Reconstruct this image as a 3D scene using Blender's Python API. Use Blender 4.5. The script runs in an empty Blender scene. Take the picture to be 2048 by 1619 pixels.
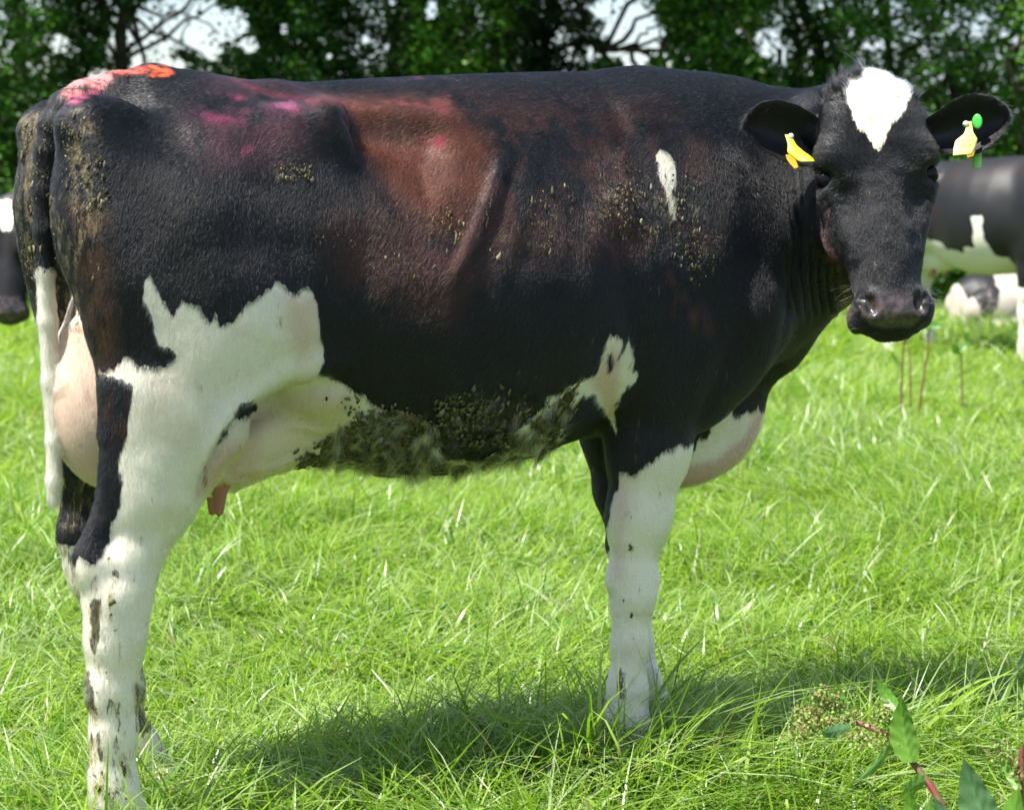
import bpy, math, random, time
import numpy as np
from mathutils import Vector, Matrix
T0 = time.time()
rng = np.random.default_rng(7)
random.seed(7)
SC = bpy.context.scene
COL = SC.collection

# ------------------------------------------------------------------ camera, sky, sun, exposure
CAMH = 1.25                      # eye level
FPX = 3996.0                     # focal length in pixels of a 2048 wide frame
HORI = 355.0                     # row of the horizon in that frame
cam_d = bpy.data.cameras.new("camera")
cam = bpy.data.objects.new("camera", cam_d)
COL.objects.link(cam)
cam.location = (0, 0, CAMH)
cam.rotation_euler = (math.radians(90), 0, 0)
cam_d.sensor_width = 36.0
cam_d.lens = FPX / 2048 * 36
cam_d.shift_y = -(809.5 - HORI) / 2048
cam_d.clip_end = 2000
cam_d.dof.use_dof = True
cam_d.dof.focus_distance = 4.0
cam_d.dof.aperture_fstop = 5.2
SC.camera = cam

SUN = Vector((-0.54, -0.27, 1.12)).normalized()
SUN_EL = math.asin(SUN.z)
world = bpy.data.worlds.new("World")
SC.world = world
world.use_nodes = True
wn, wl = world.node_tree.nodes, world.node_tree.links
bg = wn["Background"]
sky = wn.new("ShaderNodeTexSky")
sky.sky_type = 'NISHITA'
sky.sun_disc = False
sky.sun_elevation = SUN_EL
sky.sun_rotation = math.atan2(SUN.x, SUN.y)
sky.air_density = 1.2
sky.dust_density = 0.8
tc = wn.new("ShaderNodeTexCoord")
cn = wn.new("ShaderNodeTexNoise"); cn.inputs["Scale"].default_value = 2.2; cn.inputs["Detail"].default_value = 6
cr = wn.new("ShaderNodeValToRGB"); cr.color_ramp.elements[0].position = 0.30; cr.color_ramp.elements[1].position = 0.58
cm = wn.new("ShaderNodeMix"); cm.data_type = 'RGBA'
wl.new(tc.outputs["Generated"], cn.inputs["Vector"])
wl.new(cn.outputs["Fac"], cr.inputs["Fac"])
wl.new(cr.outputs["Color"], cm.inputs[0])
wl.new(sky.outputs["Color"], cm.inputs[6])
cm.inputs[7].default_value = (2.9, 3.6, 4.9, 1)          # bright thin cloud
wl.new(cm.outputs[2], bg.inputs["Color"])
bg.inputs["Strength"].default_value = 0.10
sun_d = bpy.data.lights.new("sun", 'SUN')
sun_d.energy = 5.0
sun_d.angle = math.radians(0.6)
sun_d.color = (1.0, 0.965, 0.91)
sun_o = bpy.data.objects.new("sun", sun_d)
COL.objects.link(sun_o)
sun_o.rotation_euler = SUN.to_track_quat('Z', 'Y').to_euler()
SC.view_settings.view_transform = 'Standard'
SC.view_settings.look = 'None'
SC.view_settings.gamma = 1.0
SC.view_settings.exposure = 1.15
SC.render.engine = 'CYCLES'
SC.cycles.use_denoising = True
SC.cycles.max_bounces = 7
SC.cycles.diffuse_bounces = 4
SC.cycles.transparent_max_bounces = 8
SC.cycles.caustics_reflective = False
SC.cycles.caustics_refractive = False
SC.cycles_curves.shape = 'RIBBONS'

def log(*a): print('[%.1fs]' % (time.time() - T0), *a)

# ------------------------------------------------------------------ helpers
def tag(o, label=None, cat=None, group=None, kind=None):
    if label: o["label"] = label
    if cat: o["category"] = cat
    if group: o["group"] = group
    if kind: o["kind"] = kind
    return o

def empty(name, loc=(0, 0, 0), rz=0.0):
    o = bpy.data.objects.new(name, None)
    COL.objects.link(o)
    o.location = loc
    o.rotation_euler = (0, 0, rz)
    o.empty_display_size = .2
    return o

def mesh_obj(name, V, Fq, mat, parent=None, attrs=None, smooth=True):
    """one mesh object from arrays; Fq is an (n,3) or (n,4) array or a list of such arrays"""
    me = bpy.data.meshes.new(name)
    Fs = Fq if isinstance(Fq, list) else [Fq]
    Fs = [np.asarray(f, dtype=np.int32) for f in Fs if len(f)]
    V = np.asarray(V, dtype=np.float32)
    me.vertices.add(len(V)); me.vertices.foreach_set("co", V.ravel())
    nl = sum(f.size for f in Fs); npoly = sum(len(f) for f in Fs)
    me.loops.add(nl); me.loops.foreach_set("vertex_index", np.concatenate([f.ravel() for f in Fs]))
    me.polygons.add(npoly)
    tot = np.concatenate([np.full(len(f), f.shape[1], np.int32) for f in Fs])
    st = np.concatenate([[0], np.cumsum(tot)[:-1]]).astype(np.int32)
    me.polygons.foreach_set("loop_start", st)
    me.polygons.foreach_set("loop_total", tot)
    if smooth: me.polygons.foreach_set("use_smooth", np.ones(npoly, bool))
    for k, a in (attrs or {}).items():
        a = np.asarray(a, dtype=np.float32)
        if a.ndim == 1:
            at = me.attributes.new(k, 'FLOAT', 'POINT'); at.data.foreach_set("value", a)
        else:
            if a.shape[1] == 3: a = np.concatenate([a, np.ones((len(a), 1), np.float32)], 1)
            at = me.attributes.new(k, 'FLOAT_COLOR', 'POINT'); at.data.foreach_set("color", a.ravel())
    me.update(calc_edges=True)
    me.validate()
    if mat: me.materials.append(mat)
    o = bpy.data.objects.new(name, me)
    COL.objects.link(o)
    if parent: o.parent = parent
    return o

def mat_new(name):
    m = bpy.data.materials.new(name); m.use_nodes = True
    nt = m.node_tree
    for n in list(nt.nodes): nt.nodes.remove(n)
    return m, nt
class NT:
    """small node-tree helper"""
    def __init__(s, nt): s.nt = nt
    def n(s, t, **kw):
        nd = s.nt.nodes.new(t)
        for k, v in kw.items():
            if k.startswith('_'): setattr(nd, k[1:], v)
            else: s.set(nd, k, v)
        return nd
    def set(s, nd, k, v):
        k2 = int(k[1:]) if k[0] == 'i' and k[1:].isdigit() else k.replace('__', ' ')
        inp = nd.inputs[k2]
        if isinstance(v, bpy.types.NodeSocket): s.nt.links.new(v, inp)
        elif isinstance(v, (tuple, list)) and len(v) == 3 and inp.type == 'RGBA': inp.default_value = (*v, 1)
        else: inp.default_value = v
    def attr(s, name, out='Fac'):
        a = s.n("ShaderNodeAttribute"); a.attribute_name = name
        return a.outputs[out]
    def math(s, op, a, b=0.0, c=None, clamp=False):
        m = s.n("ShaderNodeMath", _operation=op, _use_clamp=clamp)
        s.set(m, 'i0', a); s.set(m, 'i1', b)
        if c is not None: s.set(m, 'i2', c)
        return m.outputs[0]
    def mix(s, f, a, b, blend='MIX'):
        m = s.n("ShaderNodeMix", _data_type='RGBA', _blend_type=blend)
        s.set(m, 'i0', f); s.set(m, 'i6', a); s.set(m, 'i7', b)
        return m.outputs[2]
    def ramp(s, f, a, b):
        m = s.n("ShaderNodeMapRange", _interpolation_type='SMOOTHSTEP')
        s.set(m, 'i0', f); s.set(m, 'i1', a); s.set(m, 'i2', b)
        return m.outputs[0]
    def noise(s, vec, scale, detail=3, rough=.5, out='Fac'):
        m = s.n("ShaderNodeTexNoise"); s.set(m, 'Scale', scale); s.set(m, 'Detail', detail); s.set(m, 'Roughness', rough)
        if vec is not None: s.set(m, 'Vector', vec)
        return m.outputs[out]

def sstep(x, a, b):
    t = np.clip((x - a) / (b - a), 0, 1)
    return t * t * (3 - 2 * t)

_P = rng.random((64, 64, 64)).astype(np.float32)
def vnoise(p, scale):
    """value noise 0..1 on points (n,3)"""
    q = np.asarray(p) * scale
    i = np.floor(q).astype(int); f = q - i; f = f * f * (3 - 2 * f)
    r = 0
    for dx in (0, 1):
        for dy in (0, 1):
            for dz in (0, 1):
                w = (f[:, 0] if dx else 1 - f[:, 0]) * (f[:, 1] if dy else 1 - f[:, 1]) * (f[:, 2] if dz else 1 - f[:, 2])
                r = r + w * _P[(i[:, 0] + dx) & 63, (i[:, 1] + dy) & 63, (i[:, 2] + dz) & 63]
    return r
def fbm(p, scale, o=3):
    s = 0; a = 1; t = 0
    for k in range(o):
        s = s + a * vnoise(np.asarray(p) + 17.3 * k, scale * 2 ** k); t += a; a *= .5
    return s / t

def poly_sd(x, y, P):
    """signed distance (negative inside) of points to a closed polygon"""
    P = np.asarray(P, float); n = len(P)
    d = np.full(x.shape, 1e18); ins = np.zeros(x.shape, bool)
    for i in range(n):
        ax, ay = P[i]; bx, by = P[(i + 1) % n]
        ex, ey = bx - ax, by - ay
        t = np.clip(((x - ax) * ex + (y - ay) * ey) / (ex * ex + ey * ey + 1e-12), 0, 1)
        d = np.minimum(d, (x - ax - t * ex) ** 2 + (y - ay - t * ey) ** 2)
        if ay != by:
            c = ((ay > y) != (by > y)) & (x < (bx - ax) * (y - ay) / (by - ay) + ax)
            ins ^= c
    d = np.sqrt(d)
    return np.where(ins, -d, d)

# ------------------------------------------------------------------ implicit surfaces -> one continuous body mesh
def smin(a, b, k):
    h = np.clip(.5 + .5 * (b - a) / k, 0, 1)
    return b * (1 - h) + a * h - k * h * (1 - h)
def smax(a, b, k): return -smin(-a, -b, k)

class Prim:
    """f(points)->distance, a bounding sphere (c, r), blend radius k, sign (+1 add, -1 carve), group"""
    def __init__(s, f, c, r, k=.04, sign=1, grp='body'):
        s.f, s.c, s.r, s.k, s.sign, s.grp = f, np.asarray(c, float), r, k, sign, grp
def ellip(c, r, k=.04, rot=None, sign=1, grp='body'):
    c = np.asarray(c, float); r = np.asarray(r, float)
    R = np.array(rot) if rot is not None else None
    def f(p):
        q = p - c
        if R is not None: q = q @ R.T           # rows of R = local axes
        a = np.linalg.norm(q / r, axis=1); b = np.linalg.norm(q / (r * r), axis=1) + 1e-9
        return a * (a - 1) / b
    return Prim(f, c, r.max(), k, sign, grp)
def cone(a, b, ra, rb, k=.03, sw=1.0, sign=1, grp='body'):
    """tapered capsule; sw scales it along the cow's lateral axis (y)"""
    a = np.asarray(a, float); b = np.asarray(b, float)
    S = np.array([1, 1 / sw, 1])
    A, B = a * S, b * S
    d = B - A; L2 = d @ d
    def f(p):
        q = p * S - A
        t = np.clip(q @ d / L2, 0, 1)
        return (np.linalg.norm(q - t[:, None] * d, axis=1) - (ra + (rb - ra) * t)) * min(1, sw) ** .5
    return Prim(f, (a + b) / 2, np.linalg.norm(b - a) / 2 + max(ra, rb) * max(1, sw), k, sign, grp)
def chain(pts, k=.03, sw=1.0, grp='body'):
    """pts: (x,y,z,r)"""
    return [cone(p[:3], q[:3], p[3], q[3], k, sw, 1, grp) for p, q in zip(pts[:-1], pts[1:])]
def loft(tab, axis_frame=None, k=.04, grp='body'):
    """stations: (s, top, bottom, halfwidth, z of max width, exponent above, exponent below) along local x"""
    T = np.array(tab, float)
    s0, s1 = T[0, 0], T[-1, 0]
    if axis_frame is not None: o, R = axis_frame
    def f(p):
        if axis_frame is not None: q = (p - o) @ R.T
        else: q = p
        s = np.clip(q[:, 0], s0, s1)
        v = [np.interp(s, T[:, 0], T[:, j]) for j in range(1, 7)]
        zt, zb, hw, zc, pu, pl = v
        up = q[:, 2] > zc
        t = np.where(up, (q[:, 2] - zc) / (zt - zc), (zc - q[:, 2]) / (zc - zb))
        pe = np.where(up, pu, pl)
        r = (np.abs(q[:, 1] / hw) ** pe + np.abs(t) ** pe + 1e-12) ** (1 / pe)
        hgt = np.where(up, zt - zc, zc - zb)
        rad = 1 / np.sqrt(((q[:, 1] / hw) ** 2 / hw ** 2 + t ** 2 / hgt ** 2) / ((q[:, 1] / hw) ** 2 + t ** 2 + 1e-9) + 1e-9)
        d = (r - 1) * np.clip(rad, .5 * np.minimum(hw, hgt), 1)
        e = np.abs(q[:, 0] - s)
        return np.where(e > 0, np.sqrt(np.maximum(d, 0) ** 2 + e ** 2) + np.minimum(d, 0) * 0, d)
    c = np.array([(s0 + s1) / 2, 0, (T[:, 1].max() + T[:, 2].min()) / 2])
    rr = math.sqrt(((s1 - s0) / 2) ** 2 + T[:, 3].max() ** 2 + ((T[:, 1].max() - T[:, 2].min()) / 2) ** 2)
    if axis_frame is not None: c = o + c @ R
    return Prim(f, c, rr, k, 1, grp)

def field(prims, p, mask=None):
    d = np.full(len(p), .5)
    if len(p) == 0: return d
    lo, hi = p.min(0), p.max(0); cc = (lo + hi) / 2; cr_ = np.linalg.norm(hi - lo) / 2
    for q in prims:
        if np.linalg.norm(q.c - cc) - cr_ - q.r > .10: continue
        e = q.f(p)
        d = smin(d, e, q.k) if q.sign > 0 else smax(d, -e, q.k)
    return d

def surface_net(prims, lo, hi, h, smooth=2):
    lo = np.asarray(lo, float); hi = np.asarray(hi, float); B = 8
    nb = np.ceil((hi - lo) / (h * B)).astype(int)
    N = nb * B
    G = np.full(N, .5, np.float32)
    bi = np.stack(np.meshgrid(*[np.arange(n) for n in nb], indexing='ij'), -1).reshape(-1, 3)
    loc = np.stack(np.meshgrid(*[np.arange(B)] * 3, indexing='ij'), -1).reshape(-1, 3)
    # coarse pass, in slabs so that far primitives are skipped
    D = np.empty(len(bi))
    for s in range(0, len(bi), 400):
        D[s:s + 400] = field(prims, lo + (bi[s:s + 400] + .5) * h * B)
    rad = h * B * .87 * 1.35 + .012
    for j in np.nonzero(D < -rad)[0]:
        x, y, z = bi[j] * B; G[x:x + B, y:y + B, z:z + B] = -.5
    act = np.nonzero(np.abs(D) <= rad)[0]
    for s in range(0, len(act), 12):
        ids = act[s:s + 12]
        ijk = bi[ids][:, None, :] * B + loc[None]
        v = field(prims, (lo + ijk.reshape(-1, 3) * h)).reshape(len(ids), B, B, B)
        for m, j in enumerate(ids):
            x, y, z = bi[j] * B; G[x:x + B, y:y + B, z:z + B] = v[m]
    ins = G < 0
    cs = [(a, b, c) for a in (0, 1) for b in (0, 1) for c in (0, 1)]
    sl = lambda A, c: A[c[0]:A.shape[0] - 1 + c[0], c[1]:A.shape[1] - 1 + c[1], c[2]:A.shape[2] - 1 + c[2]]
    cnt = np.zeros(np.array(N) - 1, np.int8)
    for c in cs: cnt += sl(ins, c)
    cells = np.argwhere((cnt > 0) & (cnt < 8))
    val = np.stack([G[cells[:, 0] + c[0], cells[:, 1] + c[1], cells[:, 2] + c[2]] for c in cs], 1)
    C = np.array(cs, float)
    acc = np.zeros((len(cells), 3)); n = np.zeros(len(cells))
    for a in range(8):
        for b in range(a + 1, 8):
            if np.abs(C[a] - C[b]).sum() != 1: continue
            m = (val[:, a] < 0) != (val[:, b] < 0)
            t = np.where(m, val[:, a] / np.where(m, val[:, a] - val[:, b], 1), 0)
            acc += m[:, None] * (C[a] + t[:, None] * (C[b] - C[a])); n += m
    V = lo + (cells + acc / n[:, None]) * h
    idm = np.full(np.array(N) - 1, -1, np.int32)
    idm[cells[:, 0], cells[:, 1], cells[:, 2]] = np.arange(len(cells))
    quads = []
    for ax in range(3):
        u, w = (ax + 1) % 3, (ax + 2) % 3
        A = [slice(None)] * 3; Bq = [slice(None)] * 3
        A[ax] = slice(0, -1); Bq[ax] = slice(1, None)
        ch = ins[tuple(A)] != ins[tuple(Bq)]
        e = np.argwhere(ch)
        e = e[(e[:, u] > 0) & (e[:, w] > 0) & (e[:, u] < N[u] - 1) & (e[:, w] < N[w] - 1)]
        fl = ins[e[:, 0], e[:, 1], e[:, 2]]
        def g(du, dw):
            q = e.copy(); q[:, u] -= du; q[:, w] -= dw
            return idm[q[:, 0], q[:, 1], q[:, 2]]
        q = np.stack([g(1, 1), g(0, 1), g(0, 0), g(1, 0)], 1)
        q[~fl] = q[~fl][:, ::-1]
        quads.append(q)
    Q = np.concatenate(quads); Q = Q[(Q >= 0).all(1)]
    for _ in range(smooth):
        S = np.zeros_like(V); cN = np.zeros(len(V))
        for a in range(4):
            for b in (1, 3):
                j = Q[:, (a + b) % 4]
                for ax in range(3): S[:, ax] += np.bincount(Q[:, a], V[j, ax], len(V))
                cN += np.bincount(Q[:, a], minlength=len(V))
        V = V + .5 * (S / np.maximum(cN, 1)[:, None] - V)
    return V, Q

def vnormals(V, Q):
    n = np.cross(V[Q[:, 2]] - V[Q[:, 0]], V[Q[:, 3]] - V[Q[:, 1]])
    N = np.zeros_like(V)
    for a in range(4):
        for ax in range(3): N[:, ax] += np.bincount(Q[:, a], n[:, ax], len(V))
    return N / (np.linalg.norm(N, axis=1)[:, None] + 1e-12)
COW_H = 0.007        # cell of the implicit surface
HAIR_N = 1000000
GRASS_D = 1.0

# ------------------------------------------------------------------ the cow's own frame: x forward, y to its far side, z up
THC = math.radians(28)
FV = np.array([math.cos(THC), math.sin(THC)]); NV = np.array([-math.sin(THC), math.cos(THC)])
OC = np.array([-.724, 3.6]) + .17 * NV
def cow_px(p):
    """where a point of the cow's frame stands in the 2048 wide frame seen from the photographer's spot (used to lay out the coat pattern)"""
    X = OC[0] + p[:, 0] * FV[0] + p[:, 1] * NV[0]
    Y = OC[1] + p[:, 0] * FV[1] + p[:, 1] * NV[1]
    return 1024 + X / Y * FPX, HORI + (CAMH - p[:, 2]) / Y * FPX
def px_cow(u, v, W):
    a = (u - 1024) / FPX
    M = np.array([[FV[0], -a], [FV[1], -1.]])
    L, t = np.linalg.solve(M, -(OC + W * NV))
    return np.array([L, W, CAMH - (v - HORI) / FPX * t])
def wdir_cow(d):
    d = np.asarray(d, float)
    return np.array([d[0] * FV[0] + d[1] * FV[1], d[0] * NV[0] + d[1] * NV[1], d[2]])
def world_cow(w):
    r = np.array([w[0], w[1]]) - OC
    return np.array([r @ FV, r @ NV, w[2]])

TORSO = [  # x, top, bottom, halfwidth, z of widest, exponent above, exponent below
    (-.05, 1.345, 1.18, .08, 1.26, 2.0, 2.0),
    (0.00, 1.370, 1.02, .13, 1.25, 1.8, 2.2),
    (0.05, 1.408, .95, .17, 1.22, 1.7, 2.4),
    (0.11, 1.445, .90, .205, 1.20, 1.6, 2.4),
    (0.20, 1.456, .84, .245, 1.18, 1.65, 2.4),
    (0.33, 1.436, .78, .282, 1.15, 1.9, 2.4),
    (0.45, 1.436, .70, .285, 1.08, 1.9, 2.2),
    (0.60, 1.448, .655, .325, 1.03, 2.0, 2.1),
    (0.75, 1.457, .65, .34, 1.02, 2.0, 2.1),
    (0.90, 1.466, .67, .335, 1.02, 1.9, 2.1),
    (1.03, 1.472, .70, .30, 1.02, 1.8, 2.1),
    (1.15, 1.474, .70, .26, 1.02, 1.7, 2.2),
    (1.27, 1.470, .68, .24, 1.00, 1.7, 2.2),
    (1.38, 1.462, .72, .21, 1.00, 1.8, 2.2),
    (1.46, 1.44, .82, .17, 1.02, 2.0, 2.0)]

def hind_leg(s, dx, y0=.17, grp='leg', hk=0.0):
    """s: side (-1 near, +1 far); dx: foot offset forwards"""
    y = s * y0
    P = [ellip((.14, s * .165, 1.08), (.20, .115, .27), .07, grp=grp),
         ellip((.02, s * .13, 1.20), (.10, .085, .17), .06, grp=grp),
         cone((.22, s * .19, .99), (.135, y, .82), .155, .112, .06, .72, grp=grp),
         cone((.135, y, .82), (.085, y, .70), .112, .083, .05, .72, grp=grp),
         cone((.05, y, .86), (.035, y, .72), .07, .052, .05, .8, grp=grp),
         cone((.095, y, .72), (.035 + hk, y, .555), .078, .052, .04, .75, grp=grp),
         cone((.03, y, .74), (-.035 + hk, y, .585), .035, .028, .02, .6, grp=grp),     # hamstring tendon
         ellip((-.040 + hk, y, .560), (.032, .026, .042), .02, grp=grp),               # point of the hock
         ellip((.010 + hk, y, .50), (.062, .042, .095), .03, grp=grp)]
    b = dx
    P += chain([(.010 + hk, y, .50, .055), (.004 + hk + b * .25, y, .42, .051), (.0 + hk * .6 + b * .5, y, .33, .043), (.0 + hk * .4 + b * .7, y, .25, .039), (0.0 + b * .85, y, .17, .040), (.004 + b, y, .13, .044)], .02, .85, grp)
    P += [cone((.006 + b, y, .13), (.045 + b, y, .065), .04, .042, .02, .95, grp=grp)]
    for t in (-1, 1): P.append(cone((.04 + b, y + t * .027, .06), (.075 + b, y + t * .03, .022), .032, .03, .008, .9, grp=grp))
    return P
def front_leg(s, dx, y0=.165, grp='leg', shift=0.0):
    y = s * y0
    P = [cone((1.16, s * .12, 1.30), (1.36, s * .175, .98), .10, .12, .08, .75, grp=grp),
         ellip((1.22, s * .17, .98), (.20, .09, .26), .07, grp=grp),
         ellip((1.385, s * .155, .98), (.075, .065, .09), .05, grp=grp),
         cone((1.33, s * .17, .95), (1.145, y, .84), .12, .10, .06, .75, grp=grp),
         ellip((1.075, y, .84), (.06, .05, .07), .04, grp=grp)]
    a = dx
    P += chain([(1.150 + a * .1, y, .84, .098), (1.143 + a * .35, y, .69, .084), (1.120 + a * .6, y, .55, .064), (1.108 + a * .75, y, .46, .050)], .035, .8, grp)
    P += [ellip((1.104 + a * .8, y, .405), (.049, .047, .065), .03, grp=grp),
          ellip((1.118 + a * .8, y, .41), (.034, .036, .050), .02, grp=grp), ellip((1.066 + a * .8, y, .425), (.018, .02, .03), .015, grp=grp)]
    P += chain([(1.102 + a * .82, y, .36, .041), (1.098 + a * .9, y, .29, .035), (1.092 + a * .96, y, .20, .037), (1.090 + a, y, .14, .045)], .02, .9, grp)
    P += [cone((1.086 + a, y, .14), (1.12 + a, y, .07), .042, .044, .02, .95, grp=grp)]
    for t in (-1, 1): P.append(cone((1.115 + a, y + t * .028, .065), (1.15 + a, y + t * .031, .024), .034, .032, .008, .9, grp=grp))
    if shift:
        def sh(q):
            g = q.f; q.f = lambda p: g(p - np.array([shift * SH(p), 0, 0])); q.r += shift; return q
        SH = lambda p: 1.0
        P = [sh(q) if q.c[2] < .9 else q for q in P]
    return P

# head frame: hx to the picture's right, hy out of the face, hz up the face
HEAD_W = np.array([.744, 4.03, CAMH])
def head_frame(yaw, pitch, roll=0.0):
    hy = np.array([math.sin(yaw) * math.cos(pitch), -math.cos(yaw) * math.cos(pitch), math.sin(pitch)])
    hx = np.array([math.cos(yaw), math.sin(yaw), 0])
    hz = np.cross(hy, hx) * -1
    hz = np.cross(hx, hy); 
    if hz[2] < 0: hz = -hz
    if roll:
        c, s = math.cos(roll), math.sin(roll)
        hx, hz = c * hx + s * hz, -s * hx + c * hz
    return hx, hy, hz
def head_prims(o, R, grp='head'):
    """o: point between the eyes; rows of R: hx, hy, hz"""
    R = np.asarray(R)
    W = lambda x, y, z: o + np.array([x, y, z]) @ R
    # loft runs down the face: local x = -hz, y = hx, z = hy
    RL = np.array([-R[2], R[0], R[1]])
    tab = [  # down the face, front, back, halfwidth, widest, exps
        (-.215, -.035, -.10, .045, -.065, 2, 2),
        (-.195, -.012, -.13, .070, -.065, 2.2, 2),
        (-.15, .000, -.17, .090, -.070, 2.3, 2),
        (-.08, .008, -.21, .102, -.075, 2.4, 1.8),
        (-.01, .008, -.235, .108, -.075, 2.5, 1.7),
        (.05, .004, -.235, .098, -.072, 1.9, 1.7),
        (.11, .004, -.215, .086, -.062, 1.8, 1.7),
        (.17, .003, -.18, .074, -.055, 1.9, 1.8),
        (.22, .003, -.15, .064, -.055, 2.2, 2),
        (.25, .004, -.14, .065, -.055, 2.5, 2),
        (.285, -.004, -.13, .061, -.060, 2.5, 2),
        (.303, -.022, -.115, .050, -.065, 2.2, 2)]
    P = [loft(tab, (o, RL), .03, grp)]
    E = lambda c, r, k=.02, s=1: ellip(W(*c), r, k, R, s, grp)
    for s in (-1, 1):
        P += [E((s * .094, -.024, .050), (.034, .033, .036), .02),           # brow
              E((s * .098, -.055, -.018), (.026, .040, .030), .02), E((s * .101, -.040, .010), (.028, .029, .027), .010),          # socket rim below
              E((s * .058, -.024, .11), (.048, .034, .10), .04),              # frontal bone
              E((s * .075, -.13, -.05), (.032, .085, .085), .03),            # jaw muscle
              cone(W(s * .085, -.045, -.055), W(s * .062, -.030, -.15), .018, .012, .02, grp=grp),   # facial crest
              E((s * .049, -.022, -.260), (.031, .036, .036), .018),         # nostril wing
              E((s * .098, -.100, .135), (.040, .035, .040), .025),          # ear base
              E((s * .060, -.075, -.272), (.023, .045, .030), .02)]          # lip corner
    P += [E((0, -.040, -.275), (.070, .045, .040), .02),
          E((0, -.018, -.10), (.042, .030, .15), .03),
          E((0, -.062, -.308), (.043, .042, .014), .006),                    # lower lip
          E((0, -.055, .21), (.06, .045, .035), .02)]                        # poll
    for s in (-1, 1):
        P += [E((s * .049, .020, -.262), (.0155, .036, .027), .005, -1),      # nostril, comma shaped
              E((s * .066, .010, -.243), (.014, .032, .013), .005, -1),
              E((s * .078, .012, -.050), (.024, .022, .034), .03, -1),
              E((s * .118, -.022, .010), (.021, .032, .0155), .004, -1)]     # eye opening
    return P
# ------------------------------------------------------------------ main cow
HX, HY, HZ = head_frame(math.radians(-10.5 + 10), math.radians(10))
HR0 = np.array([wdir_cow(HX), wdir_cow(HY), wdir_cow(HZ)])
HX, HY, HZ = head_frame(math.radians(-10.5 + 11), math.radians(16), math.radians(3.2))
HR = np.array([wdir_cow(HX), wdir_cow(HY), wdir_cow(HZ)])
HO = world_cow(HEAD_W)
hp = lambda x, y, z: HO + np.array([x, y, z]) @ HR

def px_tail(u, v, y): return px_cow(u, v, y)
TAIL = []
for (u, v, W, r) in [(230, 178, 0, .034), (170, 196, 0, .032), (130, 215, -.005, .028), (108, 250, -.01, .0255), (96, 300, -.01, .0225), (88, 380, -.01, .019),
                     (88, 460, -.01, .0175), (90, 540, -.01, .0165), (95, 640, -.01, .016), (100, 760, -.01, .0145), (107, 880, -.01, .0135), (108, 960, -.01, .0135), (108, 1003, -.01, .012)]:
    TAIL.append((*px_cow(u, v, W), r))
TAIL = np.array(TAIL)

def main_cow_prims():
    P = [loft(TORSO, None, .05, 'torso')]
    P += [cone((.13, 0, 1.425), (-.01, 0, 1.385), .034, .030, .05, grp='torso')]
    for s in (-1, 1):
        P += [ellip((-.010, s * .135, 1.345), (.078, .050, .052), .035, grp='torso'),        # pin bone
              ellip((-.005, s * .13, 1.22), (.070, .055, .12), .05, grp='torso'),
              ellip((.412, s * .195, 1.330), (.020, .018, .024), .06, grp='torso'), ellip((.34, s * .185, 1.320), (.09, .030, .035), .08, grp='torso'),         # hook bone
              cone((.36, s * .06, 1.392), (.41, s * .185, 1.340), .024, .022, .06, grp='torso'),
              ellip((.18, s * .19, 1.13), (.10, .06, .10), .08, grp='torso')]
    P += hind_leg(-1, 0.0, .185, 'near') + front_leg(-1, 0.0, .165, 'near')
    P += hind_leg(1, .14, .15, 'far', hk=.06) + front_leg(1, .16, .15, 'far', shift=.06)
    # neck, curving round to the photographer
    P += chain([(1.30, 0, 1.16, .27), (1.46, -.05, 1.14, .215), (1.57, -.13, 1.16, .145), (1.60, -.23, 1.20, .120), (1.585, -.32, 1.25, .09)], .06, 1.0, 'neck')
    P += chain([(1.25, 0, 1.26, .21), (1.44, -.02, 1.28, .165), (1.58, -.12, 1.31, .11), (1.61, -.23, 1.34, .09), (1.59, -.32, 1.36, .075)], .08, 1.0, 'neck')
    P += chain([(1.36, 0, .98, .17), (1.50, -.05, .98, .125), (1.61, -.13, 1.05, .075), (1.61, -.24, 1.13, .06)], .07, 1.0, 'neck')
    P += [cone((1.40, 0, .80), (1.55, -.04, .89), .10, .06, .06, .6, grp='neck'), cone((1.55, -.04, .89), (1.65, -.10, 1.03), .06, .05, .05, .8, grp='neck')]
    # brisket
    P += [ellip((1.36, -.01, .75), (.18, .05, .165), .05, grp='brisket'), ellip((1.30, -.01, .65), (.11, .035, .07), .04, grp='brisket')]
    # udder and teats
    P += [ellip((.062, .0, .835), (.128, .115, .175), .012, grp='udder'), ellip((.05, .0, .95), (.085, .085, .13), .03, grp='udder'),
          ellip((.22, -.01, .758), (.19, .145, .120), .010, grp='udder'), ellip((.37, -.01, .775), (.17, .13, .095), .04, grp='udder')]
    for (u, v, W) in [(441, 985, -.10), (425, 985, .05)]:
        a = px_cow(u, v, W)
        P.append(cone(a + (0, 0, .03), a + (-.003 if W < 0 else 0, 0, -.036), .018, .0105, .012, grp='teat'))
    P += [q for q in chain([tuple(t) for t in TAIL], .012, 1.0, 'tail')]
    P += head_prims(HO, HR)
    return P

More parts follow.
